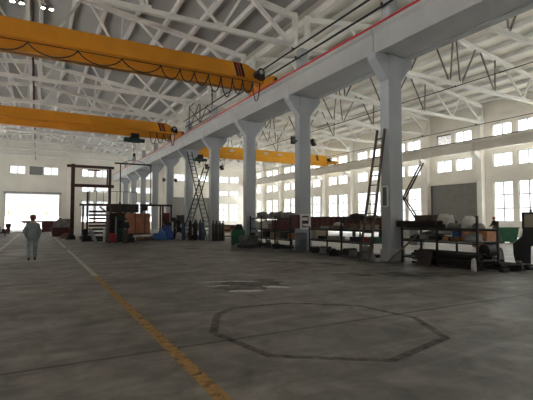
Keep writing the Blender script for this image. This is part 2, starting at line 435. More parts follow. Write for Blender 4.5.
# ceilings
def roof(name, c, reaches, sheet, label):
    r = thing(name, (c, 0, 0)); struct(r, label)
    y0, y1 = YN - .4, YF + .4
    sl = (RIDGE - EAVE) / 11.85; an = math.atan(sl)
    for s, half in zip((-1, 1), reaches):
        b = MB(); rz_ = RIDGE + .28; ez = rz_ - sl * half
        b.add([(0, y0, rz_), (s * half, y0, ez), (s * half, y1, ez), (0, y1, rz_), (0, y0, rz_ + .1), (s * half, y0, ez + .1), (s * half, y1, ez + .1), (0, y1, rz_ + .1)],
              [(0, 1, 2, 3), (7, 6, 5, 4), (0, 4, 5, 1), (1, 5, 6, 2), (2, 6, 7, 3), (3, 7, 4, 0)])
        b.build('roof_deck', sheet, r)
        for k in range(8):
            t = .35 + 1.56 * k
            if t > 11.7: break
            MB().box((s * t, (y0 + y1) / 2, RIDGE - sl * t + .12), (.19, y1 - y0 - .2, .32), ry=s * an).build('purlin', 'purlin', r)
roof('ceiling', CL, (CL - XL + .4, RB - CL + .05), 'roof', 'sheet roof of the left bay on purlins, colour darkened for shade')
roof('ceiling.001', CR, (CR - RB + .05, XW - CR + .4), 'lit_roof', 'sheet roof of the right bay on purlins, colour brightened for window light')

# trusses
def make_truss(rodm, rw):
    r = thing('roof_truss')
    H = 11.6
    def tz(t): return RIDGE - .13 - (RIDGE - EAVE) / 11.85 * abs(t)
    bz = 10.3
    b = MB(); w = .22
    vs = []
    for t in (-H, 0, H):
        for y, z in ((-w / 2, tz(t) - .13), (w / 2, tz(t) - .13), (w / 2, tz(t) + .13), (-w / 2, tz(t) + .13)): vs.append((t, y, z))
    fs = [(0, 1, 2, 3), (11, 10, 9, 8)]
    for k in (0, 1):
        for j in range(4): fs.append((k * 4 + j, k * 4 + 4 + j, k * 4 + 4 + (j + 1) % 4, k * 4 + (j + 1) % 4))
    b.add(vs, fs).build('top_chord', 'chord', r)
    MB().box((0, 0, bz), (2 * H, .2, .22)).build('bottom_chord', 'chord', r)
    for s in (-1, 1):
        MB().box((s * H, 0, (bz + tz(H)) / 2 + .02), (.22, .22, tz(H) - bz + .3)).build('end_post', 'chord', r)
        MB().prism([(s * (H - .1), -.05, bz + .1), (s * (H - .85), -.05, bz + .1), (s * (H - .1), -.05, bz + .75)], (0, .1, 0)).build('gusset', 'chord', r)
        for a, bb in ((.15, .5), (2.2, .55), (2.6, 4.2), (4.3, 4.2)):
            MB().bar((s * a, 0, tz(a)), (s * bb, 0, bz), rw).build('web_rod', rodm, r)
        for a, bb, ww in ((5.0, 7.6, .11), (8.7, 7.6, .11), (9.1, 11.45, .17)):
            MB().bar((s * a, 0, tz(a)), (s * bb, 0, bz), ww).build('web_strut', 'chord', r)
        for t in (.5, 4.2, 7.6): MB().box((s * t, 0, bz + .12), (.42, .06, .3)).build('gusset', 'chord', r)
    return r
for side, c in (('left', CL), ('right', CR)):
    tr0 = make_truss(*(('chord', .11) if side == 'left' else ('rod', .075))); first = True
    for i, y in enumerate(CY):
        lab = f'white roof truss spanning the {side} bay, {ORD[i]} from the camera'
        if first: tr0.location = (c, y, 0); tag(tr0, lab, 'roof truss', f'roof trusses of the {side} bay'); first = False
        else: copy_tree(tr0, (c, y, 0), None, lab, f'roof trusses of the {side} bay')

# middle row of columns
def make_column():
    r = thing('crane_column')
    MB().box((0, 0, 3.85), (.66, .46, 7.7)).build('shaft', 'colm', r, bev=.02)
    b = MB().box((0, 0, .22), (.74, .54, .44)); b.build('plinth', 'colm', r, bev=.01)
    for s in (-1, 1):
        MB().prism([(s * .33, -.21, 6.75), (s * .95, -.21, 7.5), (s * .95, -.21, 7.7), (s * .33, -.21, 7.7)], (0, .42, 0)).build('corbel', 'colm', r, bev=.015)
    MB().box((0, 0, 8.94), (.46, .40, 2.48)).build('upper_shaft', 'colm', r, bev=.015)
    return r
c0 = make_column()
clab = ['bluish grey concrete crane column nearest the camera, a tall ladder leaning on it',
        'bluish grey concrete crane column carrying the red box with the white framed notice',
        'bluish grey concrete crane column just behind the grey machine block and green cabinet',
        'bluish grey concrete crane column with dark gas cylinders standing at its foot',
        'grey concrete crane column with the upper end of a leaning ladder against it',
        'grey concrete crane column, sixth in the row, behind the blue tarpaulin bundles',
        'grey concrete crane column, seventh in the row from the right',
        'grey concrete crane column, eighth in the row, behind the rust orange box',
        'grey concrete crane column, ninth in the row, far behind the steel frame',
        'grey concrete crane column, farthest of the row, near the end wall']
tag(c0, clab[0], 'column', 'crane columns between the bays'); c0.location = (RB, Y0, 0)
for i in range(1, 10): copy_tree(c0, (RB, Y0 + 6 * i, 0), None, clab[i], 'crane columns between the bays')

# runway beams
def walkway():  # added plates that close the gap between the beams to keep it dark
    r = thing('walkway_deck', (11.7, Y0, 7.9), 'added plates blocking light between the twin crane beams of the column row', 'walkway'); off = (11.7, Y0, 7.9)
    for a, b_ in zip(yr[:-1], yr[1:]):
        MB().box((11.71, (a + b_) / 2, 7.74), (1.02, b_ - a - .5, .04)).build('blocker_plate', 'beam', r, off=off)
def runway(x, m, label, ys, railside, bar=False):
    r = thing('runway_beam', (x, ys[0], 7.7), label, 'crane beam', 'crane runway beams'); off = (x, ys[0], 7.7)
    for a, b_ in zip(ys[:-1], ys[1:]):
        MB().prism([(x - .17, a + .015, 7.7), (x + .17, a + .015, 7.7), (x + .17, a + .015, 8.45), (x + .26, a + .015, 8.53), (x + .26, a + .015, 8.66), (x - .26, a + .015, 8.66), (x - .26, a + .015, 8.53), (x - .17, a + .015, 8.45)][::-1], (0, b_ - a - .03, 0)).build('beam_segment', m, r, off=off)
    MB().box((x, (ys[0] + ys[-1]) / 2, 8.72), (.07, ys[-1] - ys[0], .12)).build('crane_rail', 'dark2', r, off=off)
    if bar: MB().box((x + railside * .275, (ys[0] + ys[-1]) / 2, 8.68), (.05, ys[-1] - ys[0], .07)).build('conductor_bar', 'red', r, off=off)
    return r
yr = [Y0 - 6 + 6 * i for i in range(0, 12)]
yr = [y for y in yr if y < YF - .3]; yr[0] = Y0 - 7.5
runway(11.02, 'beam', 'grey crane runway beam on left corbels of the column row, red bar on top', yr, -1, True)
runway(12.40, 'beam', 'grey crane runway beam on right corbels of the column row', yr, 1)
walkway()
yw = [y for y in [YP + 6 * k for k in range(-3, 9)] if y < YF - .2] + [YF - .05]
runway(34.62, 'beamr', 'cream crane runway beam along the right wall', yw, -1)

# wall columns
def make_wallcol():
    r = thing('wall_column')
    MB().box((-.27, 0, 5.95), (.54, .5, 11.9)).build('shaft', 'trimw', r, bev=.015)
    MB().prism([(-.54, -.2, 6.95), (-1.35, -.2, 7.45), (-1.35, -.2, 7.7), (-.54, -.2, 7.7)], (0, .4, 0)).build('corbel', 'trimw', r)
    return r
w0 = make_wallcol()
wc = [YP + 6 * k for k in range(-2, 8)]
wl = {0: 'cream wall column right of the dark roller door, near the man in red hat', 1: 'cream wall column just left of the dark roller door'}
k0 = True
for j, y in enumerate(wc):
    k = j - 2
    lab = wl.get(k, f'cream column on the right wall, {ORD[k - 1]} to the left of the roller door' if k > 1 else f'cream column on the right wall, {ORD[-k - 1]} to the right of the man in red hat')
    if k0: tag(w0, lab, 'column', 'right wall columns'); w0.location = (XW, y, 0); k0 = False
    else: copy_tree(w0, (XW, y, 0), None, lab, 'right wall columns')
for x, t in ((4.3, 'between the open doorway and the windows'), (19.6, 'left of the grey roller door'), (28.6, 'right of the grey roller door')):
    q = thing('wind_column', (x, YF, 0), f'slim cream column on the far wall {t}', 'column', 'far wall columns')
    MB().box((0, -.2, 6.3), (.45, .4, 12.6)).build('shaft', 'trimw', q, bev=.015)
    MB().box((0, -.22, .15), (.55, .48, .3)).build('plinth', 'trimw', q)

# long pipes
def pipe(name, p, q, r, m, label, cat='pipe', hang=None):
    b = thing(name, p, label, cat)
    MB().cyl(p, q, r, n=8).build('tube', m, b, smooth=True, off=p)
    if hang:
        d = Vector(q) - Vector(p)
        for y in hang:
            t = (y - p[1]) / (q[1] - p[1]); c = Vector(p) + d * t
            MB().box((c.x, c.y, c.z + .06), (.09, .05, .2)).build('clamp', m, b, off=p)
    return b
pipe('overhead_pipe', (CL, 6, 10.47), (CL, 71.6, 10.47), .055, 'rust', 'dark red pipe running along the middle of the left bay roof trusses', hang=CY)
pipe('overhead_pipe', (CR, 6, 10.3 - .16), (CR, 71.6, 10.3 - .16), .035, 'dark', 'dark cable pipe along the middle of the right bay roof trusses', hang=CY)
pipe('overhead_pipe', (34.95, 6, 10.1), (34.95, 71.6, 10.1), .03, 'dark2', 'dark thin pipe along the top of the right wall', hang=wc)
pipe('conductor_pipe', (11.12, 8.5, 10.06), (11.12, 35.2, 10.06), .045, 'dark', 'upper of two dark conduits running above the crane rail', hang=CY[1:5])
pipe('conductor_pipe', (11.3, 8.5, 9.62), (11.3, 35.2, 9.62), .045, 'dark', 'lower of two dark conduits running above the crane rail', hang=CY[1:5])

# dark steel bracing frames between truss ends
def brace(y0, y1, x, label):
    r = thing('cross_brace', (x, y0, 9.3), label, 'bracing'); off = (x, y0, 9.3)
    ym = (y0 + y1) / 2
    for y in (y0, ym, y1): MB().bar((x, y, 9.4), (x, y, 11.5), .07).build('brace_post', 'rod', r, off=off)
    for a, b_ in ((y0, ym), (ym, y1)):
        MB().bar((x, a, 9.5), (x, b_, 11.4), .055).build('brace_rod', 'rod', r, off=off)
        MB().bar((x + .04, a, 11.4), (x + .04, b_, 9.5), .055).build('brace_rod', 'rod', r, off=off)
    for z in (9.45, 11.45): MB().bar((x, y0, z), (x, y1, z), .07).build('brace_rail', 'rod', r, off=off)
brace(29.7, 35.2, 11.62, 'dark steel cross brace above the crane rail beside the second yellow crane')

# ------------------------------------------------------------------ overhead cranes
def crane(x0, x1, y, ym, label, loops=None, plates=None, stripes=()):
    r = thing('overhead_crane', ((x0 + x1) / 2, y, 8.78), label, 'crane'); off = r.location.copy()
    g0, g1 = x0 + .45, x1 - .45
    t, bt, lo = 9.98, 9.2, 8.62
    MB().prism([(g0, y - .32, bt + .15), (g0 + .15, y - .32, bt), (g1 - .15, y - .32, bt), (g1, y - .32, bt + .15), (g1, y - .32, t - .35), (g1 - .75, y - .32, t), (g0 + .75, y - .32, t), (g0, y - .32, t - .35)], (0, .64, 0)).build('box_girder', ym, r, off=off, bev=.012)
    b = MB().box(((g0 + g1) / 2, y, (bt + lo) / 2), (g1 - g0 - .5, .2, bt - lo)).box(((g0 + g1) / 2, y, lo + .03), (g1 - g0 - .5, .42, .06)).box(((g0 + g1) / 2, y, bt - .02), (g1 - g0 - .3, .5, .05))
    b.build('hoist_beam', ym, r, off=off)
    for x in (x0, x1):
        s = 1 if x == x1 else -1
        e = MB().prism([(x - .15, y - 1.35, 8.85), (x - .15, y + 1.35, 8.85), (x - .15, y + 1.35, 9.2), (x - .15, y + .7, 9.32), (x - .15, y - .7, 9.32), (x - .15, y - 1.35, 9.2)], (.3, 0, 0)).build('end_carriage', ym, r, off=off, bev=.012)
        for dy in (-1.05, 1.05):
            MB().cyl((x - .1, y + dy, 8.95), (x + .1, y + dy, 8.95), .17, n=16).build('wheel', 'dark', e, off=off, smooth=True)
        for dy in (-1.36, 1.36): MB().cyl((x, y + dy, 9.02), (x, y + dy * 1.09, 9.02), .07, n=10).build('buffer', 'black', e, off=off)
        mt = MB().cyl((x - s * .6, y - .34, 9.45), (x - s * .6, y - .85, 9.45), .2, n=16).box((x - s * .38, y - .5, 9.33), (.3, .3, .3)).build('drive_motor', 'dark', r, off=off)
        MB().cyl((x - s * .6, y - .85, 9.45), (x - s * .6, y - .93, 9.45), .22, n=16).build('fan_cover', 'black', mt, off=off)
        MB().cyl((x - s * .6, y - .93, 9.45), (x - s * .6, y - .95, 9.45), .12, n=14).build('fan_grille', 'lgrey', mt, off=off)
        MB().prism([(x - .15, y - .34, 9.32), (x - .15, y + .34, 9.32), (x - s * .65, y + .34, 9.55), (x - s * .65, y - .34, 9.55)], (0, 0, -.3)).build('end_bracket', ym, r, off=off)
    for sx, cc in stripes:
        for k, m_ in enumerate(cc):
            xx = sx + k * .18
            MB().prism([(xx, y - .326, bt + .04), (xx + .15, y - .326, bt + .04), (xx - .06, y - .326, t - .02), (xx - .21, y - .326, t - .02)], (0, .004, 0)).build('stripe', m_, r, off=off)
    if loops:
        MB().cyl((loops[0], y - .42, 9.02), (loops[-1], y - .42, 9.02), .018, n=6).build('festoon_wire', 'dark', r, off=off)
        for a, b_ in zip(loops[:-1], loops[1:]):
            w = b_ - a; sag = .46 if w > 1.2 else .8 + .22 * math.sin(a * 7)
            pts = [(a + w * k / 12, y - .42, 9.0 - sag * (1 - (2 * k / 12 - 1) ** 2) ** .8 * (1 if k not in (0, 12) else 0)) for k in range(13)]
            c = MB().path(pts, .03, 5).build('cable_loop', 'black', r, off=off)
            MB().box((a, y - .42, 8.99), (.06, .05, .1)).build('cable_trolley', 'dark', c, off=off)
    for px in plates or ():
        MB().box((px, y - .328, 9.6), (.55, .012, .26)).build('maker_plate', 'white', r, off=off)
    return r
crane(-11.3, 11.02, 20.4, 'yellow', 'yellow overhead crane nearest the camera, cables looped along its girder',
      [-9.6, -7.6, -5.6, -3.6, -2.2, -.48, 1.46, 3.34, 5.15, 6.1, 6.85, 7.6, 8.3, 8.95, 9.55, 10.15, 10.6], None, ((9.25, ('black', 'redp', 'black')),))
crane(-11.3, 11.02, 36.5, 'yellow', 'yellow overhead crane second from the camera, carrying a dark green hoist',
      [8.4, 9.0, 9.6, 10.2, 10.6], None, ((9.3, ('black', 'redp', 'black')),))
crane(12.4, 34.62, 45.0, 'yellow2', 'bright yellow overhead crane in the right bay behind the columns', None, (20.0, 24.6, 26.6), ((32.2, ('rustc', 'black')),))

def hoist(x, y, top, hookz, label):
    r = thing('electric_hoist', (x, y, top), label, 'hoist'); off = (x, y, top)
    MB().cyl((x - .55, y, top - .4), (x + .45, y, top - .4), .22, n=16).build('drum_body', 'dgreen', r, off=off, smooth=False)
    MB().cyl((x + .45, y, top - .4), (x + .85, y, top - .4), .17, n=14).build('motor', 'dgreen', r, off=off)
    MB().box((x - .72, y, top - .4), (.34, .34, .36)).build('gear_case', 'dgreen', r, off=off, bev=.03)
    t = MB().box((x, y - .27, top - .07), (.7, .03, .46)).box((x, y + .27, top - .07), (.7, .03, .46)).box((x, y, top - .22), (.1, .5, .08)).build('trolley', 'dark', r, off=off)
    for dx in (-.2, .2):
        for s in (-1, 1): MB().cyl((x + dx, y + s * .2, top + .095), (x + dx, y + s * .25, top + .095), .085, n=12).build('wheel', 'dark', t, off=off)
    for dx in (-.08, .08): MB().cyl((x + dx, y, top - .55), (x + dx * .6, y, hookz + .38), .016, n=6).build('wire_rope', 'dark', r, off=off)
    hb = MB().box((x, y, hookz + .3), (.2, .18, .28)).build('hook_block', 'dark', r, off=off, bev=.03)
    pts = [(x, y, hookz + .18)] + [(x + .1 * math.sin(a), y, hookz + .02 - .1 * math.cos(a) + .0) for a in [math.pi * .15 * k for k in range(10, -4, -1)]]
    MB().path(pts[:1] + pts[4:], .03, 8).build('hook', 'black', hb, off=off)
    return r
hoist(7.2, 36.5, 8.68, 6.72, 'dark green electric hoist under the second yellow crane, hook lowered')
hoist(16.1, 45.0, 8.68, 7.75, 'dark green electric hoist under the crane of the right bay')

r = thing('lifting_beam', (7.2, 36.5, 6.2), 'dark steel lifting beam hung on chains from the dark green hoist', 'lifting beam'); off = r.location.copy()
MB().box((7.15, 36.5, 6.22), (3.05, .12, .12)).build('spreader_bar', 'dark', r, off=off)
for s in (-1, 1):
    MB().path([(7.2, 36.5, 6.58), (7.2 + s * .5, 36.5, 6.48), (7.2 + s * .95, 36.5, 6.29)], .02, 6).build('chain_sling', 'dark', r, off=off)
for x in (6.1, 8.62):
    k = MB().cyl((x, 36.5, 6.2), (x, 36.5, 2.9), .045, n=8).build('hanging_rod', 'dark2', r, off=off)
    MB().box((x, 36.5, 2.86), (.16, .14, .18)).build('rod_clamp', 'dark', k, off=off)

# ------------------------------------------------------------------ ladders, boards, lights
def ladder(name, bl, br, tl, tr, n, m, label, r=.032):
    o = thing(name, bl, label, 'ladder'); bl, br, tl, tr = map(Vector, (bl, br, tl, tr))
    MB().bar(bl, tl, .06, .08).build('side_rail', m, o, off=bl); MB().bar(br, tr, .06, .08).build('side_rail', m, o, off=bl)
    for k in range(1, n):
        t = k / n; MB().cyl(bl.lerp(tl, t), br.lerp(tr, t), r * .75, n=6).build('rung', m, o, off=bl)
    return o
ladder('wooden_ladder', (10.43, 11.86, 0), (10.5, 11.40, 0), (11.3, 11.75, 4.93), (11.31, 11.38, 4.93), 14, 'wood2', 'tall dark wooden ladder leaning on the nearest grey column')
ladder('steel_ladder', (11.42, 30.1, 0), (11.92, 30.1, 0), (11.44, 35.17, 7.4), (11.86, 35.17, 7.4), 22, 'dark', 'dark narrow ladder rising to the left across another ladder', .04)
ladder('steel_ladder', (10.6, 33.9, 0), (11.1, 33.9, 0), (10.98, 29.72, 5.45), (11.38, 29.72, 5.45), 16, 'dark', 'dark narrow ladder leaning right onto the column with gas cylinders', .04)

def flood(x, y, z, s, label):
    r = thing('floodlight', (x, y, z), label, 'floodlight', 'floodlights on the columns')
    MB().box((0, 0, 0), (.12, .08, .08)).build('bracket', 'dark', r)
    h = MB().box((s * .2, -.06, .02), (.24, .2, .34), rz=s * .5, rx=-.25).build('lamp_housing', 'black', r, bev=.02)
    MB().box((s * .2 + s * .03, -.175, .04), (.18, .012, .26), rz=s * .5, rx=-.25).build('lamp_glass', 'steel', h)
for i, w in ((1, 'second'), (3, 'fourth'), (5, 'sixth')):
    for s, d in ((-1, 'left'), (1, 'right')):
        flood(RB + s * .415, Y0 + 6 * i, 5.45, s, f'small black floodlight on the {d} side of the {w} column from the right')

r = thing('notice_panel', (11.345, 11.42, 2.05), 'narrow white framed panel mounted on the nearest grey column', 'panel')
MB().box((-.02, 0, .35), (.03, .28, .72)).build('panel_face', 'drum_paint', r)
MB().box((-.035, -.14, .35), (.04, .05, .78)).box((-.035, .14, .35), (.04, .05, .78)).box((-.035, 0, -.02), (.04, .24, .05)).box((-.035, 0, .72), (.04, .24, .05)).build('panel_frame', 'bright_white', r)

r = thing('distribution_box', (11.35, 17.25, 1.1), 'red electrical box with white framed door on the second column', 'electrical box')
MB().box((-.1, .12, .33), (.2, .55, .68)).build('box_body', 'rustc', r, bev=.01)
MB().box((.15, -.27, .32), (.46, .05, .62)).build('door_panel', 'dark2', r)
b = MB()
for z in (.0, .66): b.box((.15, -.31, z), (.60, .05, .09))
for x in (-.095, .395): b.box((x, -.31, .33), (.09, .05, .6))
b.build('door_frame', 'bright_white', r)
MB().box((.14, -.305, .46), (.32, .02, .15)).build('meter_plate', 'bright_white', r)
MB().box((.16, -.305, .17), (.28, .02, .11)).build('meter_plate', 'bright_white', r)
MB().bar((.22, -.325, .05), (.36, -.325, .22), .03).build('door_handle', 'bright_white', r)

# high bay lamps at the ridge
for x, l in ((-1.1, 'left'), (.25, 'right')):
    r = thing('ceiling_lamp', (x, 24.3, 12.5), f'lit twin ceiling lamp just {l} of the dark red ridge pipe', 'lamp', 'lit lamps by the ridge')
    MB().box((0, 0, .27), (.6, .08, .05)).build('lamp_bar', 'pot', r)
    MB().cyl((0, 0, .3), (0, 0, 1.1), .012, n=6).build('drop_rod', 'pot', r)
    for dx in (-.2, .2):
        s_ = MB().lathe([(.03, .24), (.08, .2), (.12, .08), (.13, .06), (.11, .08), (.06, .18)], (dx, 0, 0), 14).build('lamp_shade', 'pot', r, smooth=True)
        MB().lathe([(.002, .05), (.07, .055), (.105, .07), (.07, .1)], (dx, 0, 0), 14).build('lamp_lens', 'lamp', s_, smooth=True)

# ------------------------------------------------------------------ people
def skin_mesh(name, V, E, m, parent, sub=2):
    me = bpy.data.meshes.new(name); me.from_pydata([v[:3] for v in V], E, []); me.materials.append(M[m])
    o = bpy.data.objects.new(name, me); col.objects.link(o); o.parent = parent
    o.modifiers.new('Skin', 'SKIN').use_smooth_shade = True
    for i, v in enumerate(V):
        r = v[3]; r = (r, r) if not isinstance(r, tuple) else r
        me.skin_vertices[0].data[i].radius = r; me.skin_vertices[0].data[i].use_root = i == 0
    s = o.modifiers.new('Sub', 'SUBSURF'); s.levels = sub; s.render_levels = sub
    return o
def person(loc, rz, label, P, top, low, hat=None):
    """P: joints facing +Y; arms and legs given left (-X) then right (+X)"""
    r = thing('person', loc, label, 'person', rz=rz)
    V = []; E = []
    def v(p, rad): V.append((*p, rad)); return len(V) - 1
    pel = v(P['pelvis'], (.13, .11)); wa = v(P['waist'], (.125, .10)); ch = v(P['chest'], (.15, .115)); ne = v(P['neck'], .06)
    h0 = P['head']; fdir = P.get('look', (0, 1, 0))
    jw = v((h0[0] + fdir[0] * .025, h0[1] + fdir[1] * .025, h0[2] - .06), (.068, .075)); hd = v(h0, (.082, .098)); ht = v((h0[0], h0[1], h0[2] + .085), (.06, .075))
    E += [(pel, wa), (wa, ch), (ch, ne), (ne, jw), (jw, hd), (hd, ht)]
    for s, A in ((-1, P['armL']), (1, P['armR'])):
        sh = v(A[0], .065); el = v(A[1], .045); wr = v(A[2], .032); E += [(ch, sh), (sh, el), (el, wr)]
        d = (Vector(A[2]) - Vector(A[1])).normalized(); side = Vector((0, 1, 0)) if abs(d.y) < .8 else Vector((0, 0, 1))
        n = d.cross(side).normalized() * s
        pa = v(Vector(A[2]) + d * .07, (.036, .022)); E.append((wr, pa)); base = Vector(A[2]) + d * .085
        for k, (o_, L_) in enumerate(((-.03, .068), (-.01, .078), (.01, .073), (.03, .058))):
            b0 = v(base + side * o_ + d * .01, .0095); b1 = v(base + side * o_ * 1.1 + d * L_ * .55 + n * .006, .009); b2 = v(base + side * o_ * 1.1 + d * L_ * .9 + n * .03, .008)
            E += [(pa, b0), (b0, b1), (b1, b2)]
        t0 = v(Vector(A[2]) + d * .045 + side * .035, .011); t1 = v(Vector(A[2]) + d * .085 + side * .055 + n * .015, .0095); E += [(wr, t0), (t0, t1)]
    for A in (P['legL'], P['legR']):
        hp = v(A[0], .085); kn = v(A[1], .06); an = v(A[2], .045); E += [(pel, hp), (hp, kn), (kn, an)]
    skin_mesh('body', V, E, 'skin', r)
    # face
    f = Vector(fdir).normalized(); sd = f.cross(Vector((0, 0, 1))).normalized(); hv = Vector(h0)
    for s in (-1, 1):
        MB().ball(hv + f * .088 + sd * .033 * s + Vector((0, 0, .005)), .012, 8).build('eye', 'hair', r, smooth=True)
        MB().ball(hv + sd * .088 * s + Vector((0, 0, -.01)), (.016, .022, .034), 8).build('ear', 'skin', r, smooth=True)
    MB().ball(hv + f * .102 + Vector((0, 0, -.025)), (.014, .02, .024), 8).build('nose', 'skin', r, smooth=True)
    MB().ball(hv + f * .088 + Vector((0, 0, -.066)), (.024, .012, .007), 8).build('mouth', 'rustc', r, smooth=True)
    MB().ball(hv - f * .022 + Vector((0, 0, .035)), (.095, .098, .095), 14).build('hair', 'hair', r, smooth=True)
    # clothes
    V = []; E = []
    low_z = P.get('hem', P['pelvis'][2] - .12)
    hm = v((P['pelvis'][0], P['pelvis'][1], low_z), (.195, .15)); p1 = v(P['waist'], (.18, .14)); c1 = v(P['chest'], (.185, .14)); n1 = v((P['neck'][0], P['neck'][1], P['neck'][2] - .03), (.085, .085))
    E += [(hm, p1), (p1, c1), (c1, n1)]
    for A in (P['armL'], P['armR']):
        a = v(A[0], .088); e = v(A[1], .072); w = v(A[2], .055); E += [(c1, a), (a, e), (e, w)]
    skin_mesh('jacket', V, E, top, r)
    V = []; E = []
    p = v((P['pelvis'][0], P['pelvis'][1], P['pelvis'][2] + .03), (.165, .13))
    for A in (P['legL'], P['legR']):
        h_ = v(A[0], .108); k = v(A[1], .088); a = v(A[2], .075); E += [(p, h_), (h_, k), (k, a)]
    skin_mesh('trousers', V, E, low, r)
    for A in (P['legL'], P['legR']):
        an = Vector(A[2]); dr = Vector(A[3])
        bt = MB(); heel = Vector((an.x, an.y, A[4])) - dr * .07; toe = Vector((an.x, an.y, A[4])) + dr * .19; sdv = Vector((-dr.y, dr.x, 0))
        pr = [(heel, .04, .10), (heel.lerp(toe, .45), .048, .10), (heel.lerp(toe, .75), .05, .065), (toe, .032, .045)]
        vs = []
        for c, w, h_ in pr: vs += [c - sdv * w, c + sdv * w, c + sdv * w * .8 + Vector((0, 0, h_)), c - sdv * w * .8 + Vector((0, 0, h_))]
        fs = [(0, 1, 2, 3), (15, 14, 13, 12)] + [(k * 4 + j, k * 4 + 4 + j, k * 4 + 4 + (j + 1) % 4, k * 4 + (j + 1) % 4) for k in range(3) for j in range(4)]
        bt.add(vs, fs).build('boot', 'black', r, bev=.01)
    if hat:
        c = hv + Vector((0, 0, .045)) - f * .01
        b = MB().lathe([(.128, -.01), (.131, .0), (.125, .02), (.118, .06), (.095, .105), (.055, .13), (.004, .138)], c, 18)
        hh = b.build('hard_hat', hat, r, smooth=True)
        MB().lathe([(.10, -.004), (.145, -.012), (.15, -.004), (.125, .008)], c + f * .018, 18).build('hat_brim', hat, hh, smooth=True)
    return r
X_ = Vector((0, 1, 0))
person((-.11, 18.3, 0), R(2), 'worker in blue grey overalls and red hard hat walking away down the lane', dict(
    pelvis=(0, 0, .91), waist=(0, .0, 1.08), chest=(0, .01, 1.27), neck=(0, .03, 1.43), head=(0, .05, 1.545), hem=.80,
    armL=[(-.18, .0, 1.35), (-.25, -.05, 1.09), (-.20, .07, .87)], armR=[(.18, .0, 1.35), (.235, -.06, 1.09), (.20, .03, .85)],
    legL=[(-.095, 0, .86), (-.115, .05, .47), (-.12, -.16, .12), (0, 1, 0), .012], legR=[(.095, 0, .86), (.10, .06, .48), (.095, .09, .09), (0, 1, 0), .0]), 'overall', 'overall', 'hat')
person((5.07, 28.2, 0), R(205), 'worker in dark jacket and olive trousers standing by the rust orange box', dict(
    pelvis=(0, 0, .88), waist=(0, .0, 1.04), chest=(0, .02, 1.22), neck=(0, .04, 1.37), head=(0, .07, 1.475), hem=.78,
    armL=[(-.18, .0, 1.31), (-.24, .0, 1.06), (-.17, .18, .93)], armR=[(.18, .0, 1.31), (.25, .0, 1.06), (.18, .2, .95)],
    legL=[(-.09, 0, .83), (-.10, .03, .45), (-.11, .0, .09), (0, 1, 0), .0], legR=[(.09, 0, .83), (.10, .03, .45), (.11, .02, .09), (0, 1, 0), .0]), 'darkcloth', 'olive', None)
person((29.87, 18.94, 0), R(75), 'worker in dark brown clothes and red hard hat beside the green bin', dict(
    pelvis=(0, 0, .92), waist=(0, .02, 1.09), chest=(0, .06, 1.28), neck=(0, .10, 1.44), head=(0, .14, 1.55), hem=.80,
    armL=[(-.19, .05, 1.37), (-.25, .12, 1.12), (-.18, .34, 1.05)], armR=[(.19, .05, 1.37), (.25, .12, 1.12), (.17, .34, 1.03)],
    legL=[(-.095, 0, .87), (-.10, .05, .48), (-.12, -.02, .09), (0, 1, 0), .0], legR=[(.095, 0, .87), (.10, .06, .48), (.13, .10, .09), (0, 1, 0), .0]), 'brownc', 'brownc', 'hat')

# ------------------------------------------------------------------ small goods builders
def lump(name, loc, d, m, label, cat, seed, group=None, rz=0.0, parent=None, jag=.22):
    """draped or stuffed soft thing: a noisy mound with a flat bottom"""
    b = MB(); n, k = 18, 9; vs = []
    for i in range(k):
        t = i / (k - 1); a = t * math.pi / 2
        for j in range(n):
            u = 2 * math.pi * j / n
            p = Vector((math.cos(u) * math.cos(a) ** .6, math.sin(u) * math.cos(a) ** .6, math.sin(a)))
            q = 1 + jag * noise.noise(p * 1.9 + Vector((seed * 7.3, seed * 1.7, 0))) + jag * .5 * noise.noise(p * 4.7 + Vector((seed, 0, 3)))
            vs.append((p.x * d[0] / 2 * q, p.y * d[1] / 2 * q, max(0, p.z * d[2] * q)))
    fs = [(i * n + j, i * n + (j + 1) % n, (i + 1) * n + (j + 1) % n, (i + 1) * n + j) for i in range(k - 1) for j in range(n)] + [tuple(range(n))[::-1]]
    o = b.add(vs, fs).build(name, m, parent, smooth=True)
    o.location = loc; o.rotation_euler = (0, 0, rz)
    if label: tag(o, label, cat, group)
    return o
def crate(name, loc, d, m, label, cat, group=None, rz=0.0, m2=None):
    r = thing(name, loc, label, cat, group, rz)
    x, y, z = d
    MB().box((0, 0, z / 2), (x - .03, y - .03, z)).build('crate_body', m, r)
    b = MB()
    for zz in (z * .14, z * .86):
        b.box((0, -y / 2, zz), (x, .03, z * .13)).box((0, y / 2, zz), (x, .03, z * .13)).box((-x / 2, 0, zz), (.03, y, z * .13)).box((x / 2, 0, zz), (.03, y, z * .13))
    b.build('batten', m2 or m, r)
    return r
def carton(loc, d, m, label, group, rz=0.0):
    r = thing('carton', loc, label, 'box', group, rz)
    MB().box((0, 0, d[2] / 2), d).build('carton_body', m, r, bev=.008)
    MB().box((0, 0, d[2] + .002), (d[0] * .98, .05, .004)).build('tape', 'beige', r)
    return r
def drum(name, loc, rad, h, m, label, cat='drum', group=None, lid='dark'):
    r = thing(name, loc, label, cat, group)
    MB().lathe([(rad * .97, 0), (rad, .02), (rad, h * .32), (rad * 1.03, h * .34), (rad, h * .36), (rad, h * .65), (rad * 1.03, h * .67), (rad, h * .69), (rad, h - .02), (rad * .97, h)], (0, 0, 0), 18).build('drum_body', m, r, smooth=True)
    MB().lathe([(rad * .9, h - .004), (rad * .9, h + .012), (.01, h + .012)], (0, 0, 0), 18).build('drum_lid', lid, r)
    return r
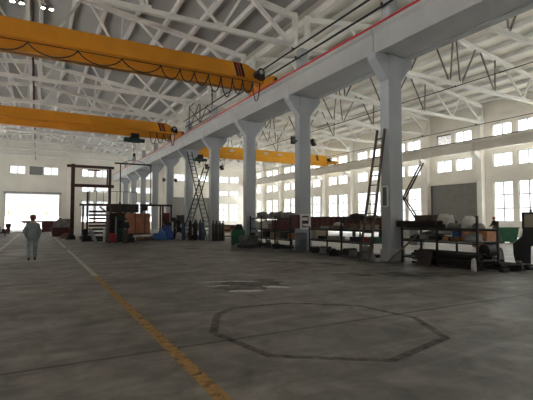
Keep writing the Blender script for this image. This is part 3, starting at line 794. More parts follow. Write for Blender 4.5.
def bars_on(name, n, x0, x1, y0, y1, z, m, label, cat, group, seed, rad=(.02, .045), layer=.07):
    """loose bars lying along Y"""
    q = random.Random(seed)
    nx = max(1, int((x1 - x0) / .1)); k = 0
    while k < n:
        row, i = divmod(k, nx)
        r_ = q.uniform(*rad); x = x0 + (i + .5) * (x1 - x0) / nx; a = y0 + q.uniform(0, .12) * (y1 - y0); e = y1 - q.uniform(0, .15) * (y1 - y0)
        zz = z + .05 + row * .1; p = (x, a, zz); t = (x + q.uniform(-.006, .006), e, zz)
        b = MB()
        if q.random() < .55: b.cyl(p, t, r_, n=8)
        else: b.bar(p, t, r_ * 1.8)
        o = b.build(name, m, loc=p, off=p); tag(o, label, cat, group)
        k += 1

# ------------------------------------------------------------------ racks
def rack(loc, depth, ys, levels, top, label, m='dark2', posth=None):
    # loc = front near corner; X is depth, Y is length; ys are post lines from loc
    m = M['dark']
    r = thing('storage_rack', loc, label, 'rack')
    for x in (0, depth):
        for i, y in enumerate(ys): MB().box((x, y, (posth or top) / 2 if not isinstance(posth, dict) else posth.get((x > 0, i), top) / 2), (.055, .055, posth.get((x > 0, i), top) if isinstance(posth, dict) else (posth or top))).build('post', m, r)
    for z, a, b_ in levels:
        ya, yb = ys[a], ys[b_]
        for x in (0, depth): MB().box((x, (ya + yb) / 2, z - .06), (.045, yb - ya - .066, .05)).build('shelf_beam', m, r)
        MB().box((depth / 2, (ya + yb) / 2, z - .015), (depth - .07, yb - ya + .04, .03)).build('shelf_board', m, r)
    return r
# nearest rack: right of the nearest column
rx, ry = 11.62, 7.95
rack((rx, ry, 0), 1.0, [0, 1.45, 2.95], [(.28, 0, 2), (.86, 0, 2), (1.26, 0, 2)], 1.3, 'dark steel storage rack right of the nearest column, loaded with tarpaulins',
     'dark2', {(False, 0): 1.66, (True, 0): 1.5, (False, 1): 1.3, (True, 1): 1.5, (False, 2): 1.3, (True, 2): 1.3})
# load of the nearest rack
for k in range(7):
    p = (rx + .12 + (k % 4) * .135, ry + 1.55 + .05 * (k % 3), 1.325 + (k // 4) * .12); q = (p[0] - .02, ry + 3.6 + .07 * (k % 2), p[2])
    o = MB().cyl(p, q, .062, n=10).build('log_roll', 'dark2', loc=p, off=p, smooth=True); tag(o, 'dark brown round bar stacked on top of the nearest rack by the column', 'bar', 'round bars on the nearest rack')
r = thing('wooden_pallet', (rx + .8, ry + 2.5, 1.262), 'dark wooden box behind round bars on top of the nearest rack', 'box')
MB().box((0, 0, .2), (.4, .8, .4)).build('box_body', 'wood2', r); MB().box((0, 0, .42), (.44, .84, .04)).build('box_lid', 'wood2', r)
lump('tarpaulin_bundle', (rx + .8, ry + 1.72, 1.265), (.36, .7, .44), 'white', 'whitish crumpled tarpaulin on the top shelf of the nearest rack', 'tarpaulin', 3)
lump('tarpaulin_bundle', (rx + .5, ry + 1.12, 1.265), (.75, .42, .16), 'grey', 'low dark grey tarpaulin on the top shelf of the nearest rack', 'tarpaulin', 4)
lump('sack', (rx + .6, ry + .68, 1.265), (.46, .42, .38), 'white', 'pale stuffed sack on the top shelf beside the tall post', 'sack', 5)
lump('sack', (rx + .45, ry + .27, 1.265), (.5, .3, .16), 'grey', 'flat grey sack at the near end of the top shelf', 'sack', 6)
# middle shelf
drum('paint_drum', (rx + .45, ry + 1.02, .862), .15, .3, 'blue', 'small blue drum on the middle shelf of the nearest rack', 'drum')
lump('plastic_sheet', (rx + .45, ry + .45, .862), (.5, .6, .25), 'lgrey', 'pale grey plastic sheet heaped on the middle shelf of the nearest rack', 'sheet', 8)
for k, (x, y) in enumerate(((.08, .78), (.07, 1.2))):
    carton((rx + x + .1, ry + y, .862), (.16, .22, .12), 'amber', 'small amber box on the front edge of the middle shelf', 'amber boxes on the nearest rack')
for k, (y, w, h, mm, cc) in enumerate(((1.75, .5, .2, 'dark', 'dark'), (2.2, .36, .26, 'lgrey', 'light grey'), (2.62, .4, .16, 'dark', 'black'))):
    r = thing('machine_part', (rx + .45, ry + y, .862), f'{cc} machine part on the middle shelf, {ORD[k]} from the amber boxes', 'machine part')
    MB().box((0, 0, h * .3), (.5, w * .8, h * .6)).build('base_block', mm, r, bev=.02); MB().cyl((-.2, 0, h * .7), (.22, 0, h * .7), h * .3, n=12).build('roller', 'steel', r)
lump('plastic_sheet', (rx + .75, ry + 1.38, .862), (.3, .24, .24), 'white', 'white plastic sheet at the back of the middle shelf', 'sheet', 9)
bars_on('steel_bar', 16, rx + .06, rx + .95, ry + .05, ry + 2.9, .28, 'dark', 'dark steel bar lying on the lowest shelf of the nearest rack', 'bar', 'bars low on the nearest rack', 21)
bars_on('floor_bar', 24, rx + .05, rx + .95, ry - .1, ry + 2.6, 0, 'dark2', 'rusty bar on the floor under the nearest rack', 'bar', 'bars under the nearest rack', 22)
lump('plastic_bag', (rx - .14, ry + .04, 0), (.15, .15, .38), 'white', 'upright white bag leaning in the foot of the nearest rack', 'bag', 11)
# bars and scrap on the floor at the near end of the rack
def scrap(i, x, y, kind, s, m, label, cat='scrap metal', grp=None):
    r = thing(kind, (x, y, 0), label, cat, grp, rz=i * .7)
    return r
bars_on('floor_bar', 20, rx + .75, rx + 1.9, ry - .75, ry + .6, 0, 'dark', 'dark steel bar heaped on the floor past the rack end', 'bar', 'bars heaped past the rack end', 23, (.02, .05))
for k, (x, y, w) in enumerate(((12.1, 7.45, .3), (13.8, 8.0, .36), (13.75, 7.4, .22), (13.85, 8.6, .3))):
    r = thing('cast_fitting', (x, y, 0), 'small dark cast fitting lying among the bars past the rack end', 'fitting', 'cast fittings past the rack end', rz=k)
    MB().box((0, 0, .05), (w, w * .6, .1)).build('flange', 'dark', r, bev=.015); MB().cyl((0, 0, .1), (0, 0, .2), w * .25, n=12).build('collar', 'steel' if k == 1 else 'dark', r)
o = MB().bar((11.0, 11.0, .03), (11.5, 10.05, 1.05), .12, .05).build('wood_plank', 'wood', loc=(11.0, 11.0, 0), off=(11.0, 11.0, 0)); tag(o, 'grey wooden plank leaning against the front of the nearest rack', 'plank')
o = MB().box((0, 0, .28), (.05, .55, .56), ry=.2).build('steel_plate', 'dark2', loc=(11.44, 9.75, 0)); tag(o, 'rusty steel plate standing against the nearest rack', 'plate')

# motor on the floor beside the dark machine
r = thing('electric_motor', (15.3, 10.0, 0), 'dark electric motor with pale end on the floor by the black machine', 'motor')
MB().box((0, 0, .06), (.5, .5, .12)).build('motor_foot', 'dark', r); MB().cyl((-.3, 0, .35), (.3, 0, .35), .24, n=18).build('motor_body', 'dark', r)
MB().cyl((.3, -.02, .35), (.36, -.02, .35), .2, n=18).build('end_cap', 'lgrey', r); MB().box((0, 0, .64), (.2, .2, .14)).build('terminal_box', 'dark', r)
lump('plastic_sheet', (14.9, 9.3, 0), (.22, .25, .5), 'grey', 'pale plastic sheet hanging beside the black machine', 'sheet', 12)
# black machine at the right edge
r = thing('press_machine', (15.3, 8.75, 0), 'black machine with a beige framed panel box at the right edge', 'machine', rz=R(-60))
MB().prism([(-.2, -.3, 0), (.26, -.3, 0), (.28, -.3, .6), (.42, -.3, .62), (.42, -.3, 1.2), (.05, -.3, 1.2), (.02, -.3, .95), (-.27, -.3, .68), (-.26, -.3, .3)], (0, .6, 0)).build('machine_stand', 'black', r, bev=.01)
b = MB().box((.06, 0, 1.5), (.08, .5, .6)).box((.86, 0, 1.5), (.08, .5, .6)).box((.46, 0, 1.235), (.72, .5, .07)).box((.46, 0, 1.765), (.72, .5, .07)); b.build('panel_frame', 'dark', r)
MB().box((.46, -.18, 1.5), (.72, .06, .46)).build('front_panel', 'beige', r)
MB().cyl((.3, -.15, 1.8), (.3, -.15, 1.9), .04, n=10).build('knob', 'black', r)

# second rack, behind the ladder
rack((11.55, 12.35, 0), 1.05, [0, 1.9, 4.3], [(.62, 0, 2), (1.12, 0, 2), (1.6, 0, 1)], 1.62, 'dark steel storage rack between the first and second columns from the right', 'dark2', {(False, 2): 1.2, (True, 2): 1.2})
for y, w, d_, h, z, m_, lab in ((13.0, .6, .5, .2, 1.122, 'beige', 'beige box on the upper shelf just right of the leaning ladder'), (13.75, .45, .4, .24, 1.122, 'carton', 'brown box on the upper shelf left of the leaning ladder'),
        (12.65, .35, .4, .22, .622, 'green', 'green box on the middle shelf by the nearest column'), (13.1, .26, .3, .2, .622, 'redp', 'small red box on the middle shelf behind the ladder'),
        (13.8, .45, .4, .18, .622, 'dark', 'black box on the middle shelf left of the ladder'), (15.0, .8, .5, .14, 1.122, 'wood', 'flat wooden box on the upper shelf under a white sack'),
        (15.9, .5, .4, .1, 1.122, 'lgrey', 'flat light grey box on the upper shelf toward the notice box'), (15.2, .7, .5, .16, .622, 'beige', 'flat beige box on the middle shelf under the wooden one'), (16.1, .45, .4, .14, .622, 'dark', 'black box on the middle shelf nearest the notice box')):
    crate('storage_box', (12.0, y, z), (d_, w, h), m_, lab, 'box', 'boxes on the rack behind the ladder')
lump('tarpaulin_bundle', (12.05, 13.75, 1.605), (.65, .85, .2), 'dark2', 'dark brown folded tarpaulin on top of the rack behind the ladder', 'tarpaulin', 14)
lump('sack', (12.0, 12.8, 1.602), (.6, .6, .12), 'wood', 'flat brown sack on top of the rack behind the ladder', 'sack', 15)
lump('sack', (12.0, 15.0, 1.264), (.4, .5, .14), 'white', 'white sack lying on the wooden box of the rack behind the ladder', 'sack', 16)
bars_on('steel_bar', 8, 11.65, 12.5, 14.4, 16.5, .622, 'dark', 'dark steel bar on the middle shelf behind the notice box', 'bar', 'bars on the rack behind the ladder', 31) if False else None
bars_on('floor_bar', 14, 11.5, 12.5, 12.4, 16.6, 0, 'dark', 'dark steel bar under the rack between first and second columns', 'bar', 'bars under the rack behind the ladder', 32)
for k, (x, y, s, cc) in enumerate(((11.25, 13.35, .5, 'nearest the ladder'), (11.1, 14.2, .42, 'in the middle'), (11.35, 15.1, .46, 'third from the ladder'), (11.3, 15.9, .4, 'nearest the blue grey drum'))):
    r = thing('gear_casting', (x, y, 0), f'dark greasy casting on the floor before the rack, {cc}', 'casting', 'castings before the rack', rz=k * .9)
    MB().box((0, 0, s * .3), (s * .8, s, s * .6)).build('casting_body', 'dark' if k % 2 else 'steel', r, bev=.04); MB().cyl((-s * .55, 0, s * .45), (s * .55, 0, s * .45), s * .3, n=16).build('wheel', 'dark', r)
lump('tarpaulin_bundle', (11.0, 12.02, 0), (.5, .55, .55), 'grey', 'grey tarpaulin heap on the floor beside the nearest column', 'tarpaulin', 17)
drum('oil_drum', (11.18, 16.82, 0), .29, .88, 'drum_paint', 'blue grey steel drum standing under the red electrical box')
# third rack: between the second and third columns
rack((11.5, 18.3, 0), 1.1, [0, 1.6, 3.2, 4.6], [(.5, 0, 3), (1.0, 0, 3), (1.62, 0, 3)], 1.75, 'dark steel storage rack between the second and third columns from the right', 'dark2')
lump('tarpaulin_bundle', (12.0, 22.2, 1.625), (.85, .9, .36), 'grey', 'grey tarpaulin hump on the rack top next to the third column', 'tarpaulin', 18)
lump('tarpaulin_bundle', (12.0, 20.55, 1.625), (.85, 1.0, .34), 'grey', 'grey tarpaulin hump in the middle of the rack top', 'tarpaulin', 19)
lump('tarpaulin_bundle', (12.0, 19.2, 1.625), (.85, .95, .3), 'grey', 'grey tarpaulin hump on the rack top near the second column', 'tarpaulin', 20)
for k, (y, z, w, h, m_, cc, wh) in enumerate(((22.4, 1.002, .5, .4, 'white', 'white', 'upper shelf next to the third column'), (21.6, 1.002, .5, .46, 'white', 'white', 'upper shelf second from the third column'), (20.9, 1.002, .4, .3, 'carton', 'brown', 'upper shelf in the middle'),
                                              (22.3, .502, .5, .3, 'lgrey', 'light grey', 'middle shelf next to the third column'), (21.5, .502, .5, .34, 'dark', 'black', 'middle shelf second from the third column'), (20.6, .502, .5, .3, 'carton', 'brown', 'middle shelf in the middle'),
                                              (19.4, .502, .6, .36, 'dark', 'black', 'middle shelf near the second column'), (18.75, .502, .4, .3, 'amber', 'amber', 'middle shelf beside the second column'))):
    carton((12.0, y, z), (.55, w, h), m_, f'{cc} box on the {wh}, humped rack', 'boxes on the rack with three humps')
for k in range(4):
    carton((11.75 + .02 * k, 18.75 + .5 * k, 1.002), (.4, .42, .5), 'rustc', 'dark red box in the row on the upper shelf near the second column', 'dark red boxes on the rack')
bars_on('floor_bar', 12, 11.5, 12.5, 18.3, 22.8, 0, 'dark', 'dark steel bar under the rack between second and third columns', 'bar', 'bars under the rack with three humps', 33)
for k, (x, y, s) in enumerate(((11.2, 19.2, .3), (11.25, 20.2, .34), (11.2, 21.3, .3))):
    r = thing('gear_casting', (x, y, 0), f'small dark casting on the floor before the humped rack, {ORD[k]} from the second column', 'casting', 'castings before the humped rack', rz=k)
    MB().box((0, 0, s * .4), (s, s, s * .8)).build('casting_body', 'dark', r, bev=.03); MB().cyl((0, 0, s * .8), (0, 0, s * 1.2), s * .35, n=12).build('hub', 'steel', r)

# long red oxide trailer body standing across the right bay
r = thing('steel_container', (23.2, 30.0, 0), 'long red oxide corrugated container body on supports, behind the storage racks', 'container'); off = r.location.copy()
b = MB(); ya, yb = 22.6, 38.0; n = int((yb - ya) / .2); vs = []; fs = []; xf = 22.3; zb = .66
for k in range(n + 1):
    y = ya + (yb - ya) * k / n; x = xf + (.0, .0, .09, .09)[k % 4]; vs += [(x, y, zb), (x, y, 1.68)]
for k in range(n): fs.append((2 * k, 2 * k + 1, 2 * k + 3, 2 * k + 2))
b.add(vs, fs).build('corrugated_side', 'rustc', r, off=off)
MB().box((xf + .95, (ya + yb) / 2, zb), (1.84, yb - ya, .1)).build('bottom_frame', 'rust', r, off=off)
MB().box((xf + 1.8, (ya + yb) / 2, 1.17), (.06, yb - ya, 1.0)).build('back_side', 'rustc', r, off=off)
for y in (ya, yb): MB().box((xf + .95, y, 1.17), (1.84, .06, 1.02)).build('end_wall', 'rustc', r, off=off)
MB().box((xf, (ya + yb) / 2, 1.71), (.1, yb - ya + .08, .1)).build('top_rail', 'rust', r, off=off)
for y in (ya + .6, ya + 5.2, yb - 5.2, yb - .6):
    for x in (xf + .2, xf + 1.6): MB().box((x, y, .305), (.2, .2, .61)).build('support_leg', 'dark', r, off=off)

# folding welding boom behind the nearest rack
r = thing('welding_boom', (20.0, 17.6, 0), 'thin red brown folding arm rising behind the nearest rack', 'welding arm'); off = r.location.copy()
MB().box((20.0, 17.6, .5), (.6, .6, 1.0)).build('power_unit', 'lgrey', r, off=off, bev=.03)
MB().cyl((20.0, 17.6, 1.0), (20.0, 17.6, 1.62), .05, n=10).build('mast', 'dark', r, off=off)
for d in (-.1, .1):
    MB().bar((20.0, 17.6 + d, 1.6), (20.0, 18.56 + d, 2.86), .06).build('lower_arm', 'rust', r, off=off)
    MB().bar((20.0, 18.56 + d, 2.86), (20.0, 17.13 + d, 4.86), .07).build('upper_arm', 'rust', r, off=off)
MB().cyl((19.9, 18.56, 2.86), (20.1, 18.56, 2.86), .09, n=12).build('elbow_joint', 'dark', r, off=off)

# goods near the right wall
r = thing('waste_bin', (26.8, 16.25, 0), 'green steel bin standing by the man in red hat', 'bin', rz=R(-35))
MB().prism([(-.42, -.4, .1), (.42, -.4, .1), (.56, -.4, .98), (-.56, -.4, .98)], (0, .8, 0)).build('bin_body', 'green', r, bev=.02)
MB().box((0, 0, 1.0), (1.2, .9, .05)).build('bin_rim', 'green', r)
for x in (-.35, .35): MB().box((x, 0, .05), (.1, .7, .1)).build('bin_foot', 'dark', r)
crate('steel_crate', (21.6, 14.35, 0), (.9, .9, .95), 'orange', 'rust orange crate on the floor behind the nearest rack', 'crate')
crate('steel_crate', (29.0, 20.6, 0), (.9, .9, .95), 'orange', 'orange brown crate in front of the man in red hat', 'crate')
lump('sack', (29.3, 16.5, 0), (.7, .7, .85), 'white', 'white sack standing right of the green bin', 'sack', 41)
lump('sack', (30.5, 15.8, 0), (.7, .8, 1.5), 'darkcloth', 'tall dark covered object by the right wall windows', 'covered object', 42)
crate('storage_box', (23.5, 21.5, 0), (1.2, 1.8, .9), 'white', 'white crate standing in the right bay behind the welding arm', 'crate')
crate('storage_box', (19.5, 27.5, 0), (1.2, 2.2, .8), 'beige', 'beige crate on the floor of the right bay', 'crate')
for k in range(6):
    y = 31 + k * 4.6
    crate('storage_box', (18.5 + (k * 37 % 5), y, 0), (1.2, 1.6, .7 + .1 * (k % 3)), ('wood', 'dark2', 'carton', 'orange', 'dark', 'wood')[k], f'{("wooden", "dark brown", "brown", "rust orange", "black", "grey wooden")[k]} crate far back in the right bay, {ORD[k]} from the red container', 'crate')

# block, cabinet and cylinders along the middle row
r = thing('gearbox_block', (10.15, 20.35, 0), 'large grey engine block on the floor before the third column', 'engine block', rz=.3)
MB().box((0, 0, .09), (1.0, .8, .18)).build('skid_base', 'dark', r); MB().box((0, 0, .42), (.85, .66, .5)).build('block_body', 'grey_casting', r, bev=.08)
MB().cyl((-.2, -.36, .42), (-.2, .36, .42), .28, n=18).build('bearing_housing', 'grey_casting', r); MB().cyl((.25, 0, .6), (.25, 0, .82), .16, n=14).build('top_flange', 'dark', r)
r = thing('green_cabinet', (10.6, 22.8, 0), 'green metal cabinet standing left of the third column', 'cabinet', rz=-.3)
MB().box((0, 0, .5), (.8, .6, .8)).build('cabinet_body', 'green', r, bev=.02); MB().prism([(-.32, -.2, .9), (.32, -.2, .9), (.2, -.2, 1.25), (-.05, -.2, 1.25)], (0, .4, 0)).build('control_head', 'dark', r)
MB().box((0, -.305, .5), (.66, .02, .6)).build('cabinet_door', 'green', r)
for x in (-.3, .3): MB().box((x, 0, .05), (.1, .5, .1)).build('cabinet_foot', 'dark', r)
M['cylinder_brown'] = mat('dull brown cylinder paint', (.085, .072, .065), .55, var=.35)
r = thing('gas_cylinder', (11.0, 27.75, 0), 'dark blue brown gas cylinder in the row before the fourth column', 'gas cylinder', 'gas cylinders in a row')
MB().lathe([(.11, 0), (.118, .02), (.118, 1.12), (.10, 1.22), (.05, 1.29), (.035, 1.33)], (0, 0, 0), 16).build('cylinder_body', 'cylinder_brown', r, smooth=True)
MB().lathe([(.05, 1.3), (.05, 1.42), (.02, 1.45)], (0, 0, 0), 12).build('valve_cap', 'dark', r)
g0 = r
for k in range(1, 4): copy_tree(g0, (11.0 + .25 * k, 27.75 + .04 * (k % 2), 0))
M['blue2'] = mat('dark blue tarpaulin', (.025, .07, .30), .5, var=.35)
M['cylblue'] = mat('dark blue cylinder paint', (.03, .05, .10), .5, var=.3)
M['cyllb'] = mat('light blue cylinder paint', (.16, .26, .34), .5, var=.2)
for k, (x, y, cc, m_) in enumerate(((10.55, 29.2, 'dark blue', 'cylblue'), (10.85, 29.35, 'light blue', 'cyllb'), (10.25, 29.5, 'black', 'dark'), (9.95, 29.7, 'rusty brown', 'dark2'), (10.5, 30.0, 'black', 'dark'), (9.6, 30.2, 'dark blue', 'cylblue'))):
    tail = ('standing foremost at the foot of crossing ladders', 'standing between dark ones at the crossing ladders', 'left of the foremost dark blue one', 'third from the cylinder row', 'behind the others at the crossing ladders', 'leftmost at the foot of crossing ladders')[k]
    r = thing('gas_cylinder', (x, y, 0), f'{cc} gas cylinder {tail}', 'gas cylinder', 'gas cylinders by the crossing ladders')
    MB().lathe([(.12, 0), (.125, .02), (.125, 1.2), (.10, 1.32), (.05, 1.38), (.035, 1.42)], (0, 0, 0), 16).build('cylinder_body', m_, r, smooth=True)
    MB().lathe([(.05, 1.4), (.05, 1.5), (.02, 1.53)], (0, 0, 0), 12).build('valve_cap', 'dark', r)
r = thing('work_bench', (13.2, 28.2, 0), 'dark bench loaded with small parts seen between the third and fourth columns', 'bench')
MB().box((0, 0, .72), (1.6, 3.0, .1)).build('bench_top', 'dark', r)
for x in (-.7, .7):
    for y in (-1.3, 1.3): MB().box((x, y, .335), (.1, .1, .67)).build('leg', 'dark', r)
MB().box((0, 0, .25), (1.5, 2.7, .06)).build('lower_shelf', 'dark', r)
for k, (x, y, s, m_, cc) in enumerate(((-.4, -1.0, .3, 'rust', 'red brown'), (0, -.3, .26, 'carton', 'brown'), (-.3, .5, .34, 'rustc', 'dark red'), (.2, 1.1, .28, 'steel', 'grey'))):
    crate('parts_box', (13.2 + x, 28.2 + y, .77), (s, s, s), m_, f'{cc} parts box on the dark bench between the columns', 'box', 'parts boxes on the bench')

# ------------------------------------------------------------------ steel frame and goods at the back of the left bay
r = thing('steel_portal_frame', (3.8, 36.0, 0), 'tall red brown steel portal frame at the back of the left bay', 'steel frame'); off = r.location.copy()
MB().box((2.45, 36, 2.95), (.27, .2, 5.9)).build('left_post', 'rust', r, off=off, bev=.01)
MB().box((5.2, 36, 2.85), (.2, .2, 5.7)).build('right_post', 'rust', r, off=off, bev=.01)
MB().box((3.75, 35.87, 5.72), (3.5, .06, .22)).build('top_beam', 'rust', r, off=off)
MB().box((3.9, 35.87, 4.2), (3.2, .06, .25)).build('middle_beam', 'rust', r, off=off)
MB().box((5.0, 36, 4.9), (.1, .12, 1.4)).build('hanger', 'rust', r, off=off)
MB().box((3.95, 35.8, 5.45), (.9, .1, .1)).build('trolley_bar', 'dark', r, off=off)
for x in (2.45, 5.2): MB().box((x, 36, .04), (.5, .5, .08)).build('base_plate', 'dark', r, off=off)
r = thing('slatted_machine', (5.4, 34.0, 0), 'low dark red machine frame with slatted front under the tall portal', 'machine frame'); off = r.location.copy()
for x in (3.05, 3.35, 4.75, 5.6, 6.6): MB().box((x, 34, 1.35 + (.45 if x == 3.35 else 0)), (.14, .14, 2.7 + (.9 if x == 3.35 else 0))).build('frame_post', 'rust', r, off=off)
MB().box((4.0, 34, 2.62), (2.4, .13, .16)).build('top_rail', 'rust', r, off=off)
MB().box((6.05, 34.1, 2.4), (2.1, .4, .66)).build('cross_girder', 'dark2', r, off=off)
for k in range(7): MB().box((4.1, 33.95, .5 + .27 * k), (1.3, .05, .16)).build('slat', 'rust', r, off=off)
for k in range(5): MB().box((5.0 + .38 * k, 34, 1.1), (.12, .1, 1.95)).build('upright', 'rust', r, off=off)
MB().box((5.0, 34.6, .12), (4.1, 1.3, .24)).build('bed', 'dark2', r, off=off)
MB().bar((4.2, 34, 2.5), (4.7, 34, 2.1), .1).build('diagonal_strut', 'rust', r, off=off)
for k in range(8): MB().box((3.5 + .5 * k, 34.3, 3.2), (.035, .035, 1.0)).build('railing_post', 'dark2', r, off=off)
MB().box((5.25, 34.3, 3.7), (3.6, .035, .035)).build('hand_rail', 'dark2', r, off=off)
MB().box((5.25, 34.3, 2.7), (3.7, .5, .06)).build('platform', 'dark2', r, off=off)
MB().box((5.9, 34.9, 1.1), (1.9, .1, 1.9)).build('rear_panel', 'dark2', r, off=off)
r = thing('steel_gantry', (8.4, 34.0, 0), 'dark red low gantry over the rust orange box', 'steel frame'); off = r.location.copy()
for x in (8.85, 9.05, 9.75): MB().box((x, 34, 1.32), (.12, .12, 2.64)).build('gantry_post', 'rust', r, off=off)
MB().box((8.53, 34, 2.66), (2.6, .14, .16)).build('gantry_beam', 'rust', r, off=off)
for x in (7.35,): MB().box((x, 34, 1.32), (.14, .14, 2.64)).build('gantry_post', 'rust', r, off=off)
MB().box((7.6, 34, 2.4), (.35, .3, .36)).build('head_box', 'dark2', r, off=off)
r = crate('orange_box', (6.75, 32.6, .48), (1.6, 1.4, 1.5), 'orange', 'large rust orange panelled box raised on dark supports', 'box')
for x in (-.3, .4):
    MB().box((x, -.71, .75), (.05, .02, 1.45)).build('seam_rib', 'rust', r)
r = thing('trestle', (6.75, 32.6, 0), 'dark low support stand under the rust orange box', 'stand')
MB().box((0, 0, .43), (1.6, 1.4, .1)).build('stand_top', 'dark', r)
for x in (-.65, .65):
    for y in (-.55, .55): MB().box((x, y, .19), (.14, .14, .38)).build('leg', 'dark', r)
r = thing('welding_machine', (4.95, 29.5, 0), 'dark green machine cabinet left of the man in dark jacket', 'machine')
MB().box((0, 0, .85), (.55, .6, 1.7)).build('cabinet_body', 'dgreen', r, bev=.03); MB().box((0, -.305, 1.2), (.4, .02, .5)).build('control_panel', 'dark', r)
MB().box((.2, -.32, .45), (.1, .02, .8)).build('green_strip', 'green', r)
drum('gas_canister', (4.35, 28.4, .12), .22, .5, 'redp', 'round red canister on the floor beside the dark green machine', 'canister', None, 'redp')
r = thing('canister_cart', (4.35, 28.4, 0), 'dark low cart carrying the round red canister', 'cart')
MB().box((0, 0, .085), (.6, .5, .06)).build('cart_deck', 'dark', r)
for x in (-.22, .22):
    for y in (-.18, .18): MB().cyl((x - .02, y, .028), (x + .02, y, .028), .028, n=10).build('wheel', 'black', r)
r = thing('steel_post', (4.25, 30.2, 0), 'grey upright post with pale head beside the red canister', 'post')
MB().cyl((0, 0, .05), (0, 0, 1.85), .1, n=12).build('post_tube', 'steel', r); MB().box((0, 0, .03), (.4, .4, .06)).build('base_plate', 'dark', r)
MB().ball((0, 0, 1.95), .13).build('post_head', 'beige', r, smooth=True)
o = MB().box((0, 0, .5), (.14, .06, 1.0), rx=.12).build('white_board', 'white', loc=(3.95, 29.4, 0)); tag(o, 'narrow white board standing left of the grey upright post', 'board')
r = thing('slanted_rack', (3.05, 31.5, 0), 'dark stand with slanting pale plate on the floor before the machine frame', 'stand')
MB().box((0, 0, .2), (.55, .6, .4)).build('stand_body', 'dark', r); MB().box((.42, -.1, .42), (.2, .5, .9), ry=-.4).build('pale_plate', 'lgrey', r); MB().box((-.1, 0, .62), (.3, .4, .45), ry=-.4).build('dark_plate', 'dark', r)
MB().box((.8, 0, .05), (1.4, .6, .08)).build('stand_foot', 'dark', r)
bt_ = lump('tarpaulin_bundle', (8.0, 30.9, 0), (1.05, .8, .72), 'blue', 'blue tarpaulin bundle in front, left of the darker one', 'tarpaulin', 51)
lump('tarpaulin_bundle', (8.75, 31.7, 0), (1.1, .9, .98), 'blue2', 'darker blue tarpaulin bundle behind and right of the first', 'tarpaulin', 52)
lump('white_patch', (-.25, -.05, .52), (.55, .5, .26), 'white', None, None, 53, parent=bt_)
lump('white_sheet', (9.55, 30.6, 0), (.3, .3, .45), 'white', 'pale sheet end beside the darker blue bundle', 'sheet', 54)
o = MB().cyl((6.2, 31.0, .22), (7.4, 31.35, .22), .2, n=14).build('sheet_roll', 'white', loc=(6.2, 31.0, 0), off=(6.2, 31.0, 0), smooth=True); tag(o, 'whitish sheet roll lying left of the blue bundles', 'roll')
o = MB().cyl((6.3, 30.5, .15), (7.45, 30.85, .15), .14, n=12).build('sheet_roll', 'wood', loc=(6.3, 30.5, 0), off=(6.3, 30.5, 0), smooth=True); tag(o, 'brownish roll lying in front of the whitish sheet roll', 'roll')
drum('tyre', (5.6, 29.0, 0), .24, .3, 'black', 'black tyre shaped drum right of the man in dark jacket', 'drum')
r = thing('red_cabinet', (10.0, 36.6, 0), 'red upright cabinet seen through the low gantry', 'cabinet')
MB().box((0, 0, 1.1), (.6, .5, 2.0)).build('cabinet_body', 'redp', r, bev=.02); MB().box((0, -.255, 1.1), (.5, .02, 1.8)).build('cabinet_door', 'rustc', r); MB().box((0, 0, .05), (.6, .5, .1)).build('plinth', 'dark', r)
for k, (x, y, h, m_, tail) in enumerate(((9.3, 33.4, 1.3, 'dark', 'under the right end of the low gantry'), (10.9, 36.9, 1.7, 'dark2', 'beside the sixth column'), (10.2, 33.2, 1.5, 'dark', 'right of the blue bundles'), (10.6, 34.4, 1.9, 'dark2', 'before the fifth column'), (10.0, 32.2, .9, 'dark', 'lowest and nearest to the blue bundles'), (10.75, 31.1, 1.2, 'dark2', 'at the foot of the left ladder'))):
    r = thing('drill_press', (x, y, 0), f'dark workshop machine {tail}', 'machine', rz=k)
    MB().box((0, 0, .15), (.7, .6, .3)).build('machine_base', m_, r, bev=.02); MB().box((.1, 0, h * .55), (.22, .22, h * .8)).build('machine_column', m_, r)
    MB().box((-.05, 0, h * .88), (.6, .4, h * .22)).build('machine_head', m_, r, bev=.02); MB().box((-.15, 0, h * .45), (.5, .4, .06)).build('machine_table', 'steel', r)
lump('white_sheet', (9.62, 31.5, 0), (.45, .4, .5), 'white', 'small white bundle on the floor by the dark machines', 'sheet', 55)
# left group near the lane
r = thing('rusty_skip', (2.0, 41.6, 0), 'rust red open box heaped with a grey tarpaulin beside the lane', 'box')
MB().prism([(-.75, -.6, .0), (.75, -.6, .0), (.85, -.6, .8), (-.85, -.6, .8)], (0, 1.2, 0)).build('skip_body', 'rust', r, bev=.02)
lump('tarpaulin_cover', (2.15, 41.6, .802), (1.75, 1.3, .75), 'grey', 'grey peaked tarpaulin covering the rust red open box', 'tarpaulin', 61)
lump('red_bundle', (2.15, 37.0, 0), (1.0, .8, .42), 'rustc', 'dull red bundle on the floor in front of the tarpaulin covered box', 'bundle', 62)
drum('paint_bucket', (2.6, 37.6, 0), .15, .52, 'white', 'small white bucket beside the dull red bundle', 'bucket')
lump('grey_bundle', (2.3, 34.9, 0), (.7, .6, .4), 'dark', 'dark heap at the foot of the portal frame post', 'heap', 63)
r = thing('steel_block', (1.3, 55.0, 0), 'rust red steel box standing near the open doorway', 'box')
MB().box((0, 0, .62), (1.5, 1.2, 1.1)).build('box_body', 'rustc', r, bev=.02)
for x in (-.6, .6): MB().box((x, 0, .035), (.2, 1.2, .07)).build('skid', 'dark', r)
MB().box((0, -.61, .72), (1.3, .03, .1)).build('rib', 'rust', r)
r = thing('steel_trestle', (-1.0, 55.0, 0), 'rust brown trestle hidden partly by the walking worker', 'trestle')
MB().box((0, 0, 1.12), (.8, .3, .1)).build('trestle_top', 'rust', r)
for x in (-.3, .3):
    for y in (-.3, .3): MB().bar((x, y, 0), (x * .6, y * .3, 1.08), .08).build('leg', 'rust', r)
